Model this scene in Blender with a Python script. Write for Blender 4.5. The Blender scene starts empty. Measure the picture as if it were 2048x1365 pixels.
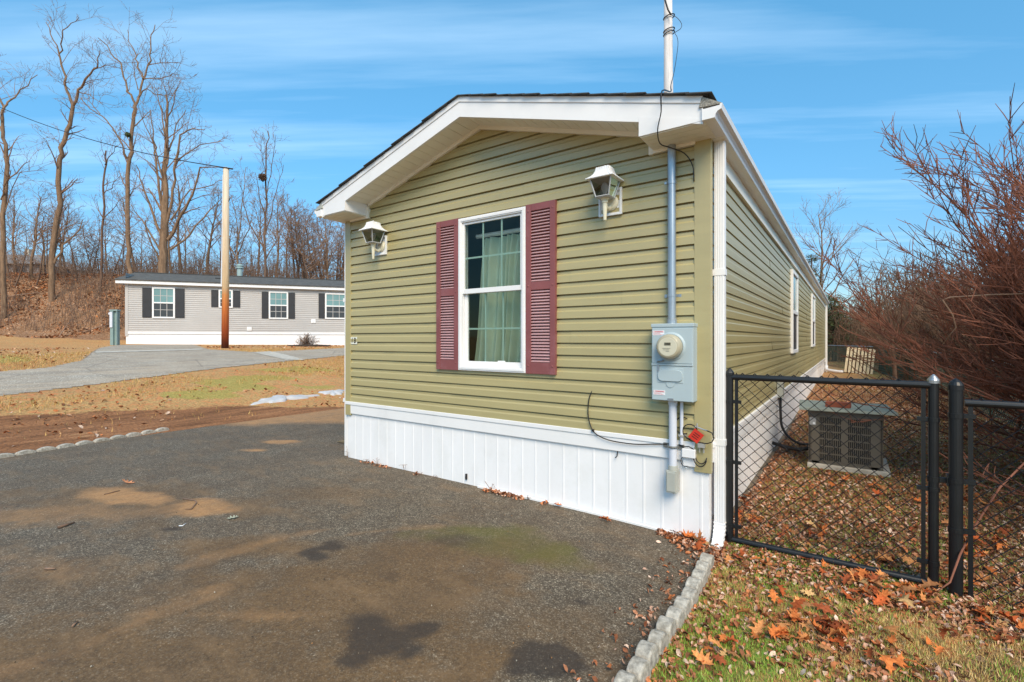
import bpy, math, random
import numpy as np
from mathutils import Vector, Matrix
rad = math.radians
rnd = random.Random(7)
nrg = np.random.default_rng(11)
SC = bpy.context.scene
COL = SC.collection

# ------------------------------------------------------------------ camera
F_PX, CX, CY, EYE = 961.0, 1024.0, 680.0, 1.42
YAW = math.atan(675/961.)
RT = (math.cos(YAW), math.sin(YAW)); FW = (-math.sin(YAW), math.cos(YAW))
cam = bpy.data.cameras.new('camera'); camo = bpy.data.objects.new('camera', cam); COL.objects.link(camo)
camo.location = (0, 0, EYE); camo.rotation_euler = (rad(90), 0, YAW)
cam.sensor_width = 36; cam.lens = F_PX/2048*36; cam.shift_y = -2.5/2048
cam.clip_start = .05; cam.clip_end = 3000
SC.camera = camo

def dirpx(px):
    r = (px-CX)/F_PX
    return r*RT[0]+FW[0], r*RT[1]+FW[1]
def W(px, py, t):
    d = dirpx(px)
    return (d[0]*t, d[1]*t, EYE-(py-CY)/F_PX*t)
def sm(t):
    t = np.clip(t, 0, 1); return t*t*(3-2*t)
# ------------------------------------------------------------------ terrain
XL = [0, 8.5, 10, 12, 14, 16, 18, 21, 24, 28, 34, 40, 60, 400]
ZL = [0, 0, .10, .38, .6, .78, .93, 1.07, 1.15, 1.2, 1.42, 1.65, 2.0, 2.0]
def H(x, y):
    x = np.asarray(x, float); y = np.asarray(y, float)
    z = -.03*sm((x+2)/1.5) + .17*sm((y-5)/16)*sm((x+7)/4)
    z = z + np.interp(-x, XL, ZL)
    D = x*FW[0]+y*FW[1]; L = x*RT[0]+y*RT[1]
    toe = 27+4*sm((L+20)/6)
    z = z + 4.6*sm((D-toe)/10)*(1-.72*sm((L+19)/14))*(1-sm((L+6)/12))
    z = z - 1.6*sm((x-2.6)/7)
    return z
def h(x, y): return float(H(x, y))
def gp(px, py):
    d = dirpx(px); t = 1.0
    while t < 300:
        z = EYE-(py-CY)/F_PX*t
        if z <= h(d[0]*t, d[1]*t): break
        t += .02*t**.7
    return (d[0]*t, d[1]*t, h(d[0]*t, d[1]*t))

# ------------------------------------------------------------------ mesh helpers
WM = {}
class MB:
    def __init__(s): s.v = []; s.f = []
    def poly(s, pts):
        n = len(s.v); s.v += [tuple(p) for p in pts]; s.f.append(tuple(range(n, n+len(pts))))
    def hexa(s, p):            # 8 corners: bottom 4 ccw, top 4 ccw
        n = len(s.v); s.v += [tuple(q) for q in p]
        s.f += [tuple(n+i for i in f) for f in ((3,2,1,0),(4,5,6,7),(0,1,5,4),(1,2,6,5),(2,3,7,6),(3,0,4,7))]
    def box(s, x0, x1, y0, y1, z0, z1):
        s.hexa([(x0,y0,z0),(x1,y0,z0),(x1,y1,z0),(x0,y1,z0),(x0,y0,z1),(x1,y0,z1),(x1,y1,z1),(x0,y1,z1)])
    def obox(s, c, ex, ey, ez):  # centre, half vectors
        c, ex, ey, ez = map(Vector, (c, ex, ey, ez))
        s.hexa([c-ex-ey-ez, c+ex-ey-ez, c+ex+ey-ez, c-ex+ey-ez, c-ex-ey+ez, c+ex-ey+ez, c+ex+ey+ez, c-ex+ey+ez])
    def prism(s, pts, off):      # planar polygon extruded by off
        n = len(s.v); k = len(pts); off = Vector(off)
        s.v += [tuple(p) for p in pts] + [tuple(Vector(p)+off) for p in pts]
        s.f.append(tuple(range(n+k-1, n-1, -1))); s.f.append(tuple(range(n+k, n+2*k)))
        for i in range(k):
            j = (i+1) % k; s.f.append((n+i, n+j, n+k+j, n+k+i))
    def tube(s, pts, rs, k=8, cap=True, closed=False):
        pts = [Vector(p) for p in pts]; m = len(pts)
        if not hasattr(rs, '__len__'): rs = [rs]*m
        n0 = len(s.v); u = None
        for i in range(m):
            if i == 0: t = pts[1]-pts[0]
            elif i == m-1: t = pts[-1]-pts[-2]
            else: t = pts[i+1]-pts[i-1]
            if t.length < 1e-9: t = Vector((0,0,1))
            t.normalize()
            if u is None:
                u = t.cross(Vector((0,0,1)) if abs(t.z) < .9 else Vector((1,0,0))).normalized()
            else:
                u = u - t*u.dot(t)
                if u.length < 1e-6: u = t.orthogonal()
                u.normalize()
            w = t.cross(u); p = pts[i]; r = rs[i]
            for a in range(k):
                an = 2*math.pi*a/k; ca = math.cos(an)*r; sa = math.sin(an)*r
                s.v.append((p.x+u.x*ca+w.x*sa, p.y+u.y*ca+w.y*sa, p.z+u.z*ca+w.z*sa))
        for i in range(m-1):
            for a in range(k):
                b = (a+1) % k; q = n0+i*k
                s.f.append((q+a, q+b, q+k+b, q+k+a))
        if cap:
            s.f.append(tuple(n0+a for a in range(k-1, -1, -1))); s.f.append(tuple(n0+(m-1)*k+a for a in range(k)))
    def lathe(s, c, prof, k=16, axis='z', sq=False):  # prof: (r, h)
        n0 = len(s.v); m = len(prof)
        for r, hh in prof:
            for a in range(k):
                an = 2*math.pi*(a+(.5 if sq else 0))/k
                q = (math.cos(an)*r, math.sin(an)*r)
                if axis == 'z': s.v.append((c[0]+q[0], c[1]+q[1], c[2]+hh))
                elif axis == 'y': s.v.append((c[0]+q[0], c[1]-hh, c[2]+q[1]))
                else: s.v.append((c[0]+hh, c[1]+q[0], c[2]+q[1]))
        for i in range(m-1):
            for a in range(k):
                b = (a+1) % k; q = n0+i*k; s.f.append((q+a, q+b, q+k+b, q+k+a))
        s.f.append(tuple(n0+a for a in range(k-1,-1,-1))); s.f.append(tuple(n0+(m-1)*k+a for a in range(k)))
    def build(s, name, mat, parent=None, smooth=False, fix=True, bevel=0):
        me = bpy.data.meshes.new(name)
        M = WM.get(parent.name) if parent else None
        v = s.v
        if M is not None:
            inv = M.inverted(); a = np.array(v).reshape(-1,3)
            R_ = np.array(inv.to_3x3()); v = (a@R_.T+np.array(inv.translation)).tolist()
        me.from_pydata(v, [], s.f)
        if fix:
            import bmesh
            bm = bmesh.new(); bm.from_mesh(me); bmesh.ops.recalc_face_normals(bm, faces=bm.faces); bm.to_mesh(me); bm.free()
        if smooth: me.shade_smooth()
        return link(name, me, mat, parent, bevel)
def link(name, me, mat, parent=None, bevel=0):
    if mat: me.materials.append(mat)
    o = bpy.data.objects.new(name, me); COL.objects.link(o)
    if parent: o.parent = parent; WM[o.name] = WM[parent.name]
    else: WM[o.name] = Matrix.Identity(4)
    if bevel:
        b = o.modifiers.new('bevel', 'BEVEL'); b.width = bevel; b.segments = 2; b.limit_method = 'ANGLE'
    return o
def crom(P, k=5):
    P = [Vector(p) for p in P]; Q = [P[0]*2-P[1]]+P+[P[-1]*2-P[-2]]; out = []
    for i in range(1, len(Q)-2):
        a, b, c, d = Q[i-1:i+3]
        for j in range(k):
            t = j/k; out.append(.5*((2*b)+(c-a)*t+(2*a-5*b+4*c-d)*t*t+(3*b-a-3*c+d)*t**3))
    return out+[P[-1]]
def tag(o, label=None, cat=None, group=None, kind=None):
    if label: o['label'] = label
    if cat: o['category'] = cat
    if group: o['group'] = group
    if kind: o['kind'] = kind
    return o
def thing(name, label, cat, loc=(0,0,0), rz=0, group=None):
    o = bpy.data.objects.new(name, None); COL.objects.link(o)
    o.location = loc; o.rotation_euler = (0,0,rz); o.empty_display_size = .2
    WM[o.name] = Matrix.Translation(loc) @ Matrix.Rotation(rz, 4, 'Z')
    return tag(o, label, cat, group)
def copy_tree(o, parent=None):
    c = o.copy(); COL.objects.link(c); c.parent = parent
    for ch in list(o.children): copy_tree(ch, c)
    return c

# ------------------------------------------------------------------ materials
def lin(c): return tuple((x/255/12.92 if x/255 <= .04045 else ((x/255+.055)/1.055)**2.4) for x in c)
def C(r, g, b): return (*lin((r,g,b)), 1)
class NT:
    def __init__(s, name):
        s.m = bpy.data.materials.new(name); s.m.use_nodes = True; s.t = s.m.node_tree; s.n = s.t.nodes
        s.n.clear(); s.out = s.n.new('ShaderNodeOutputMaterial'); s.b = s.n.new('ShaderNodeBsdfPrincipled')
        s.L(s.b.outputs[0], s.out.inputs[0]); s.tc = s.n.new('ShaderNodeTexCoord'); s.geo = s.n.new('ShaderNodeNewGeometry')
    def L(s, a, b): s.t.links.new(a, b)
    def map(s, scale=(1,1,1), src=None, rot=(0,0,0)):
        m = s.n.new('ShaderNodeMapping'); m.inputs['Scale'].default_value = scale; m.inputs['Rotation'].default_value = rot
        s.L(src or s.geo.outputs['Position'], m.inputs[0]); return m.outputs[0]
    def noise(s, scale, detail=3, rough=.55, vec=None, dist=0):
        n = s.n.new('ShaderNodeTexNoise'); n.inputs['Scale'].default_value = scale; n.inputs['Detail'].default_value = detail
        n.inputs['Roughness'].default_value = rough; n.inputs['Distortion'].default_value = dist
        s.L(vec or s.geo.outputs['Position'], n.inputs['Vector']); return n.outputs['Fac']
    def vor(s, scale, vec=None, out='Color', feature='F1'):
        n = s.n.new('ShaderNodeTexVoronoi'); n.feature = feature; n.inputs['Scale'].default_value = scale
        s.L(vec or s.geo.outputs['Position'], n.inputs['Vector']); return n.outputs[out]
    def ramp(s, fac, stops, interp='LINEAR'):
        r = s.n.new('ShaderNodeValToRGB'); r.color_ramp.interpolation = interp
        e = r.color_ramp.elements
        while len(e) < len(stops): e.new(.5)
        for i, (p, c) in enumerate(stops):
            e[i].position = p; e[i].color = c if hasattr(c, '__len__') else (c,c,c,1)
        s.L(fac, r.inputs[0]); return r.outputs[0]
    def mix(s, fac, a, b, mode='MIX'):
        m = s.n.new('ShaderNodeMix'); m.data_type = 'RGBA'; m.blend_type = mode; m.clamp_factor = True
        for i, v in ((0, fac), (6, a), (7, b)):
            if hasattr(v, 'links') or hasattr(v, 'is_linked'): s.L(v, m.inputs[i])
            elif hasattr(v, '__len__'): m.inputs[i].default_value = v
            else: m.inputs[i].default_value = v if i == 0 else (v,v,v,1)
        return m.outputs[2]
    def math(s, op, a, b=None):
        m = s.n.new('ShaderNodeMath'); m.operation = op
        for i, v in ((0, a), (1, b)):
            if v is None: continue
            if hasattr(v, 'is_linked'): s.L(v, m.inputs[i])
            else: m.inputs[i].default_value = v
        return m.outputs[0]
    def attr(s, name, out='Fac'):
        a = s.n.new('ShaderNodeAttribute'); a.attribute_name = name; return a.outputs[out]
    def z(s):
        x = s.n.new('ShaderNodeSeparateXYZ'); s.L(s.geo.outputs['Position'], x.inputs[0]); return x.outputs[2]
    def bump(s, hgt, strength=.3, dist=.01):
        b = s.n.new('ShaderNodeBump'); b.inputs['Strength'].default_value = strength; b.inputs['Distance'].default_value = dist
        s.L(hgt, b.inputs['Height']); s.L(b.outputs[0], s.b.inputs['Normal'])
    def col(s, c):
        if hasattr(c, 'is_linked'): s.L(c, s.b.inputs['Base Color'])
        else: s.b.inputs['Base Color'].default_value = c
    def set(s, **k):
        for a, v in k.items(): s.b.inputs[a.replace('_', ' ')].default_value = v
        return s
def mat(name, c, rough=.6, var=.12, vs=3.0, bump=0, bs=60, metal=0, spec=.5, streak=(1,1,1), dirt=None, c2=None):
    n = NT(name)
    v = n.map(streak)
    f = n.noise(vs, 5, .6, v)
    lo = tuple(x*(1-var*1.6) for x in c[:3])+(1,); hi = tuple(min(1, x*(1+var)) for x in c[:3])+(1,)
    if c2: lo = c2
    cc = n.ramp(f, [(.3, lo), (.7, hi)])
    if dirt:  # (colour, amount)
        cc = n.mix(n.ramp(n.noise(1.7, 8, .75), [(.5, 0), (.75, dirt[1])]), cc, dirt[0])
    n.col(cc); n.set(Roughness=rough, Metallic=metal); n.b.inputs['Specular IOR Level'].default_value = spec
    if bump: n.bump(n.noise(bs, 4, .6, v), bump, .004)
    return n.m
M = {}
M['olive'] = mat('olive_vinyl', C(172,160,114), .36, .05, 1.2, .12, 40, streak=(.6,.6,6), dirt=(C(150,138,100), .25), spec=.85)
M['white'] = mat('white_vinyl', C(234,233,233), .4, .03, 1.5, .05, 30, dirt=(C(205,205,200), .3))
M['skirt'] = mat('white_skirting', C(237,236,237), .45, .03, 1.3, .08, 25, streak=(3,3,.6), dirt=(C(205,205,198), .35))
M['cream'] = mat('cream_soffit', C(242,238,226), .55, .04, 2, .05)
M['roofs'] = mat('dark_shingle', C(72,74,76), .9, .3, 14, .6, 120)
M['gshing'] = mat('grey_shingle', C(88,87,84), .95, .2, 5, .5, 80)
M['burg'] = mat('burgundy_plastic', C(136,78,78), .5, .12, 2.5, .1, 50, dirt=(C(170,120,126), .6))
M['burgl'] = mat('faded_burgundy_plastic', C(196,156,158), .55, .08, 2.5, .1, 50, dirt=(C(135,80,88), .5))
M['galv'] = mat('galvanised_steel', C(170,178,186), .38, .16, 9, .1, 60, metal=.75, streak=(1,1,.25))
M['metbox'] = mat('grey_painted_steel', C(172,187,192), .45, .03, 2, .05, 80)
M['boxgrey'] = mat('grey_plastic', C(172,173,164), .5, .05, 3)
M['pvc'] = mat('grey_pvc', C(208,212,222), .4, .03, 3)
M['meterbeige'] = mat('meter_face', C(205,200,178), .35, .03, 4)
M['black'] = mat('black_coating', C(24,25,27), .42, .15, 8, .1, 90, spec=.5)
M['cable'] = mat('black_cable', C(30,28,30), .5, .1, 8)
M['shut'] = mat('black_shutter', C(42,42,46), .5, .1, 5)
M['taupe'] = mat('taupe_vinyl', C(184,180,177), .55, .04, 1.5)
M['lampw'] = mat('lamp_white', C(228,230,233), .4, .04, 6)
M['lampc'] = mat('lamp_cream', C(214,209,186), .45, .05, 6)
M['red'] = mat('red_tag_plastic', C(205,52,38), .45, .1, 30)
M['metalw'] = mat('bright_metal', C(200,200,196), .3, .05, 8, metal=.6)
M['acgrey'] = mat('ac_paint', C(98,91,80), .5, .06, 3, .05, 60)
M['acdark'] = mat('ac_coil_dark', C(34,32,30), .7, .2, 20)
M['board'] = mat('weathered_board', C(150,158,148), .85, .12, 8, .3, 60, streak=(1,4,1))
M['brick'] = mat('red_brick', C(150,82,62), .9, .12, 14, .4, 70)
M['conc'] = mat('concrete', C(192,184,170), .9, .14, 8, .5, 90, dirt=(C(110,104,92), .6))
M['edgec'] = mat('edging_concrete', C(180,173,160), .9, .32, 38, .9, 110, dirt=(C(112,98,76), .9))
M['pallet'] = mat('pallet_wood', C(222,203,168), .8, .1, 6, .2, 60, streak=(1,1,.4))
M['palletd'] = mat('pallet_wood_dark', C(120,80,54), .8, .15, 6, .2, 60)
M['greenlink'] = mat('green_vinyl_wire', C(56,76,64), .6, .1, 5)
M['wirelink'] = mat('galvanised_pipe', C(150,155,156), .45, .1, 5, metal=.5)
M['inside'] = mat('room_wall', C(120,112,96), .8, .05, 2)
M['snow'] = mat('snow', C(186,188,192), .7, .05, 8, .4, 25)
M['soilbed'] = mat('dark_mulch', C(58,44,32), .95, .3, 12, .8, 40)
M['capm'] = mat('dull_aluminium', C(176,178,180), .35, .1, 8, metal=.8)

def bark(name, c, c2, s=14):
    n = NT(name); v = n.map((1,1,.18))
    f = n.noise(s, 6, .7, v); cc = n.ramp(f, [(.3, c2), (.68, c)])
    n.col(cc); n.set(Roughness=.9); n.bump(f, .8, .02); return n.m
M['bark'] = bark('tree_bark', C(150,122,96), C(88,68,52), 10)
M['bark2'] = bark('dark_bark', C(124,98,80), C(74,56,46), 10)
M['twig'] = bark('twig_bark', C(160,130,108), C(108,84,68), 5)
M['redtwig'] = bark('red_twig_bark', C(154,97,74), C(76,47,38), 3.5)
M['redtwig2'] = bark('brown_twig_bark', C(132,100,76), C(66,48,38), 3.5)
M['needle'] = mat('evergreen_needles', C(88,100,58), .85, .35, 3, dirt=(C(92,84,50), .5))

def pole_mat(name, stops, sc=20):
    n = NT(name); v = n.map((1,1,.05)); g = n.noise(sc, 6, .7, v)
    zz = n.z(); nz = n.math('MULTIPLY', n.noise(3, 4, .6, n.map((1,1,.3))), .5)
    zz = n.math('ADD', zz, n.math('SUBTRACT', nz, .25))
    zmin = stops[0][0]; zmax = stops[-1][0]
    f = n.math('DIVIDE', n.math('SUBTRACT', zz, zmin), zmax-zmin)
    c = n.ramp(f, [((a-zmin)/(zmax-zmin), b) for a, b in stops])
    c = n.mix(n.ramp(g, [(.35, .32), (.62, 0)]), c, C(90,66,50), 'MULTIPLY')
    n.col(c); n.set(Roughness=.85); n.bump(g, .5, .01); return n.m
M['polewood'] = pole_mat('utility_pole_wood', [(1.0, C(62,36,26)), (1.35, C(120,56,32)), (1.8, C(200,98,48)), (2.7, C(228,130,64)), (3.3, C(226,150,88)), (3.6, C(216,184,142)), (8.5, C(214,202,182))])
M['palewood'] = pole_mat('pale_pole_wood', [(0, C(190,180,170)), (6, C(214,210,206)), (16, C(226,222,220))])

# glass: transparent tinted with fresnel gloss
def glass(name, tint, gloss=1.0):
    n = NT(name); n.n.remove(n.b)
    tr = n.n.new('ShaderNodeBsdfTransparent'); tr.inputs[0].default_value = tint
    gl = n.n.new('ShaderNodeBsdfGlossy'); gl.inputs['Roughness'].default_value = .03; gl.inputs['Color'].default_value = (.75,.9,.78,1)
    fr = n.n.new('ShaderNodeFresnel'); fr.inputs[0].default_value = 1.55
    mx = n.n.new('ShaderNodeMixShader'); n.L(n.math('MULTIPLY', fr.outputs[0], gloss), mx.inputs[0])
    n.L(tr.outputs[0], mx.inputs[1]); n.L(gl.outputs[0], mx.inputs[2]); n.L(mx.outputs[0], n.out.inputs[0]); return n.m
M['glass'] = glass('window_glass', (.90,.95,.90,1), .7)
M['lampglass'] = glass('smoky_lamp_glass', (.62,.60,.58,1), 1.2)
M['darkglass'] = mat('dark_window_glass', C(60,72,78), .06, .1, 1)
M['tealglass'] = mat('window_glass_with_blind', C(112,146,148), .12, .08, 1.5)
M['screen'] = mat('window_screen', C(58,62,66), .35, .1, 2)
M['curtain'] = mat('sheer_curtain', C(200,212,192), .85, .06, 4)
M['muntin'] = mat('muntin_white', C(200,220,208), .5, .02, 3)

# ------------------------------------------------------------------ ground
def nu(lo, hi, fine0, fine1, s):
    xs = list(np.arange(fine0, fine1+1e-6, s)); st = s; x = fine0
    while x > lo: st *= 1.16; x -= st; xs.insert(0, x)
    st = s; x = fine1
    while x < hi: st *= 1.16; x += st; xs.append(x)
    return np.array(xs)
def grid_mesh(name, X, Y, Z, attrs, m, keep=None):
    ny, nx = X.shape
    v = np.stack([X, Y, Z], -1).reshape(-1, 3)
    i = np.arange(nx-1)[None]+np.arange(ny-1)[:, None]*nx
    f = np.stack([i, i+1, i+1+nx, i+nx], -1).reshape(-1, 4)
    if keep is not None:
        f = f[keep.reshape(-1)]
        used = np.unique(f); mp = np.full(len(v), -1); mp[used] = np.arange(len(used)); v = v[used]; f = mp[f]
        attrs = {k: a.reshape(-1)[used] for k, a in attrs.items()}
    me = bpy.data.meshes.new(name)
    me.vertices.add(len(v)); me.vertices.foreach_set('co', v.reshape(-1))
    me.loops.add(len(f)*4); me.loops.foreach_set('vertex_index', f.reshape(-1).astype(np.int32))
    me.polygons.add(len(f)); me.polygons.foreach_set('loop_start', (np.arange(len(f))*4).astype(np.int32))
    me.update(calc_edges=True); me.shade_smooth()
    for k, a in attrs.items():
        at = me.attributes.new(k, 'FLOAT', 'POINT'); at.data.foreach_set('value', a.reshape(-1).astype(np.float32))
    return link(name, me, m)
def vnoise(x, y, s, seed=0):
    g = np.random.default_rng(seed).random((64, 64)); x = x*s+100; y = y*s+100
    i = np.floor(x).astype(int); j = np.floor(y).astype(int); fx = sm(x-i); fy = sm(y-j)
    a = g[j % 64, i % 64]; b = g[j % 64, (i+1) % 64]; c = g[(j+1) % 64, i % 64]; d = g[(j+1) % 64, (i+1) % 64]
    return (a*(1-fx)+b*fx)*(1-fy)+(c*(1-fx)+d*fx)*fy
def fbm(x, y, s, seed=0): return (vnoise(x,y,s,seed)*.55+vnoise(x,y,s*2.1,seed+1)*.3+vnoise(x,y,s*4.3,seed+2)*.15)
def blob(X, Y, px, py, rx, ry, soft=.35, rough=.3, seed=0):
    soft *= 1.2; rough *= 2.0
    c = gp(px, py); a = gp(px+rx, py); b = gp(px, py+ry)
    A = np.array([[a[0]-c[0], b[0]-c[0]], [a[1]-c[1], b[1]-c[1]]]); I = np.linalg.inv(A)
    u = I[0,0]*(X-c[0])+I[0,1]*(Y-c[1]); v = I[1,0]*(X-c[0])+I[1,1]*(Y-c[1])
    r = np.sqrt(u*u+v*v)+(fbm(X, Y, 3, seed)-.5)*2*rough+(fbm(X, Y, 11, seed+9)-.5)*rough
    return sm((1+soft-r)/(2*soft))

gx = nu(-900, 900, -20, 5, .25); gy = nu(-300, 1500, -2, 14, .25)
X, Y = np.meshgrid(gx, gy); Z = H(X, Y)
D = X*FW[0]+Y*FW[1]; Lx = X*RT[0]+Y*RT[1]
near = (np.abs(X) < 60) & (np.abs(Y) < 60)
Z = Z+np.where(near, (fbm(X, Y, .9, 5)-.5)*.03*sm((X+.5)/1), 0)
Z = Z+(fbm(X, Y, .8, 25)-.5)*.09*sm((-X-8.7)/.6)*sm((X+13.5)/2)
toe = 27+4*sm((Lx+20)/6)
hill = sm((D-toe+1.0)/1.2)*(1-sm((Lx+2)/4))
nz = fbm(X, Y, .5, 3)
right = sm((X+1.2)/.4)
dirt = sm((X+12.2-np.clip(Y-1.7, -3, 20)*.72+(nz-.5)*3.0)/1.0)*(1-sm((X+8.3)/.4))
# trampled strip close to the house side of the lawn
green = np.zeros_like(X)
for i, (a, b, c, d) in enumerate([(460,770,75,12), (520,757,60,8), (640,775,45,6), (15,718,45,9), (420,790,80,9), (600,740,60,6)]):
    green = np.maximum(green, blob(X, Y, a, b, c, d, .5, .5, 20+i))
gr = np.clip((fbm(X, Y, 1.3, 8)-.34)*5, 0, 1)*right*(1-sm((X-2.1)/.4))
green = np.maximum(green, gr*np.where(Y < 3.9, 1, .55))
litter = np.maximum(hill, right*np.where(Y < 3.4, sm((fbm(X, Y, 1.7, 31)-.45)*5)*.6, .85-.45*sm((Y-9)/6)))
litter = np.maximum(litter, sm((X-1.9)/.4))
litter = np.maximum(litter, .25*sm((-X-11)/3))
g = NT('ground')
fine = g.noise(26, 6, .75); big = g.noise(.55, 4, .6)
streak = g.noise(3.2, 6, .7, g.map((1.6,.22,1), rot=(0,0,.35)))
tan = g.ramp(big, [(.3, C(206,156,100)), (.5, C(216,176,116)), (.7, C(192,146,98))])
tan = g.mix(g.ramp(fine, [(.35, 1), (.6, 0)]), tan, C(140,104,68))
tan = g.mix(g.ramp(g.vor(15), [(.55, 0), (.8, .8)]), tan, C(212,138,90))
grn = g.ramp(fine, [(.3, C(104,108,44)), (.5, C(160,156,76)), (.7, C(196,180,106))])
brn = g.ramp(streak, [(.3, C(98,66,46)), (.42, C(146,100,66)), (.6, C(178,124,84)), (.75, C(210,168,122))])
brn = g.mix(g.ramp(fine, [(.38, .75), (.55, 0)]), brn, C(92,64,46))
cell = g.vor(20, vec=g.map((1,1,1))); sep = g.n.new('ShaderNodeSeparateColor'); g.L(cell, sep.inputs[0])
lit = g.ramp(sep.outputs[0], [(.0, C(96,66,46)), (.3, C(146,104,72)), (.55, C(170,126,90)), (.75, C(190,138,98)), (.9, C(206,178,154)), (1, C(210,148,98))])
lit = g.mix(g.ramp(fine, [(.36, .9), (.52, 0)]), lit, C(76,54,40))
big2 = g.noise(.9, 5, .7)
lit = g.mix(g.ramp(big2, [(.4, .6), (.62, 0)]), lit, C(126,96,70))
c = tan
fn = g.math('SUBTRACT', g.noise(9, 5, .7), .5)
def am(n): return g.ramp(g.math('ADD', g.attr(n), g.math('MULTIPLY', fn, 1.1)), [(.35, 0), (.6, 1)])
c = g.mix(g.math('MULTIPLY', am('green'), .68), c, grn)
c = g.mix(am('litter'), c, lit)
c = g.mix(am('dirt'), c, brn)
g.col(c); g.set(Roughness=.95); g.b.inputs['Specular IOR Level'].default_value = .2
g.bump(g.math('ADD', fine, g.math('MULTIPLY', streak, .8)), .9, .035)
M['ground'] = g.m
tag(grid_mesh('ground', X, Y, Z, dict(dirt=dirt, green=green, litter=litter), g.m), kind='structure')

# asphalt
def asphalt(name, a, b, c_, spk=170):
    n = NT(name)
    sp = n.vor(spk); s2 = n.n.new('ShaderNodeSeparateColor'); n.L(sp, s2.inputs[0])
    base = n.ramp(s2.outputs[0], [(0, a), (.55, b), (.93, c_), (1, tuple(min(1, x*2.0) for x in c_[:3])+(1,))])
    med = n.noise(38, 5, .75); base = n.mix(n.ramp(med, [(.35, .7), (.58, 0)]), base, tuple(x*.55 for x in a[:3])+(1,))
    base = n.mix(n.ramp(n.noise(1.4, 6, .7), [(.35, .35), (.65, 0)]), base, C(98,78,56))
    return n, base, med, s2.outputs[1]
n, base, med, rv = asphalt('driveway_asphalt', C(72,64,52), C(102,91,76), C(160,148,128))
fn2 = n.math('SUBTRACT', n.noise(16, 6, .75), .5)
def dm(nm, k=.55, lo=.12, hi=.85): return n.ramp(n.math('ADD', n.attr(nm), n.math('MULTIPLY', fn2, k)), [(lo, 0), (hi, 1)])
silt = n.mix(.28, n.ramp(n.noise(55, 4, .7), [(.3, C(84,60,32)), (.7, C(134,100,58))]), base)
base = n.mix(n.math('MULTIPLY', dm('silt'), .95), base, silt)
base = n.mix(n.ramp(n.noise(2.6, 8, .72, n.map((1, .45, 1), rot=(0,0,.9))), [(.36, .4), (.58, 0)]), base, C(78,62,45))
base = n.mix(n.ramp(n.noise(4.1, 8, .7, n.map((.5, 1.2, 1), rot=(0,0,.6))), [(.5, 0), (.72, .4)]), base, C(150,118,82))
base = n.mix(n.math('MULTIPLY', n.math('MULTIPLY', dm('tan'), n.ramp(n.noise(5, 7, .75), [(.3, .45), (.6, 1)])), .8), base, n.ramp(n.noise(60, 5, .7), [(.3, C(168,120,74)), (.7, C(206,158,106))]))
base = n.mix(n.math('MULTIPLY', dm('moss', .7), .62), base, C(98,94,32))
base = n.mix(n.math('MULTIPLY', dm('wet', .6, .18, .8), .78), base, C(52,44,38))
n.col(base); n.set(Roughness=.88); n.bump(n.math('ADD', rv, n.math('MULTIPLY', med, 1.5)), .55, .008)
M['drive'] = n.m
def streak(X, Y, pts, w, seed):
    P_ = [G0(*p) for p in pts]; d = np.full(X.shape, 9.)
    for (x0, y0), (x1, y1) in zip(P_[:-1], P_[1:]):
        L2 = (x1-x0)**2+(y1-y0)**2; t_ = np.clip(((X-x0)*(x1-x0)+(Y-y0)*(y1-y0))/L2, 0, 1); d = np.minimum(d, np.hypot(X-x0-t_*(x1-x0), Y-y0-t_*(y1-y0)))
    return np.clip(1-(d+(fbm(X, Y, 3, seed)-.5)*w*2)/w, 0, 1)
G0 = lambda a, b: gp(a, b)[:2]
ax = np.arange(-8.62, -.70, .05); ay = np.concatenate([np.arange(-3, 9, .05), np.arange(9, 18, .3)])
X, Y = np.meshgrid(ax, ay)
wob = (fbm(Y, X*0, 1.1, 40)-.5)*.12
Z = H(X, Y)+.012+(fbm(X, Y, .5, 44)-.5)*.012
mx = lambda *a: np.maximum.reduce(a)
tanm = mx(streak(X,Y,[(-40,1365),(130,1312),(300,1235),(420,1200)],.12,61)*.38, streak(X,Y,[(360,1140),(470,1112),(560,1080),(660,1064)],.10,62)*.36, streak(X,Y,[(700,1075),(780,1066),(880,1058)],.06,63)*.35, streak(X,Y,[(0,1050),(120,1030),(260,1035),(420,1012)],.2,64)*.35, blob(X,Y,235,1000,85,16,.5,.4,1), blob(X,Y,390,1022,75,15,.5,.4,2), blob(X,Y,560,886,42,5,.4,.3,3), blob(X,Y,500,903,26,5,.5,.3,4),
          sm((Y-4.5-(X+6.8)*.85+(fbm(X,Y,1.1,60)-.5)*1.6)/1.1), blob(X,Y,330,1235,190,10,.9,.6,5)*.45, blob(X,Y,130,1030,180,22,.9,.5,14)*.4, blob(X,Y,60,1140,120,30,.9,.5,15)*.3)
siltm = mx(blob(X,Y,560,1230,560,150,.5,.4,37)*(.45+.55*sm((fbm(X,Y,1.2,38)-.3)*3)), blob(X,Y,420,1180,420,60,.7,.6,33)*.55, blob(X,Y,150,1290,200,90,.6,.4,34)*.7, blob(X,Y,300,1330,620,75,.35,.35,6), blob(X,Y,780,1210,230,110,.4,.35,7)*.95, blob(X,Y,530,1105,170,22,.5,.4,8)*.8, blob(X,Y,240,1010,300,40,.5,.5,9)*.6,
           blob(X,Y,900,1120,240,50,.5,.3,10)*.85, blob(X,Y,640,990,120,12,.6,.4,16)*.5, blob(X,Y,1090,1280,160,60,.6,.4,17)*.5)
mossm = mx(blob(X,Y,1090,1118,70,26,.5,.4,11), blob(X,Y,960,1068,110,20,.6,.4,12)*.9, blob(X,Y,1010,1090,90,26,.8,.4,19)*.6)
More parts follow.
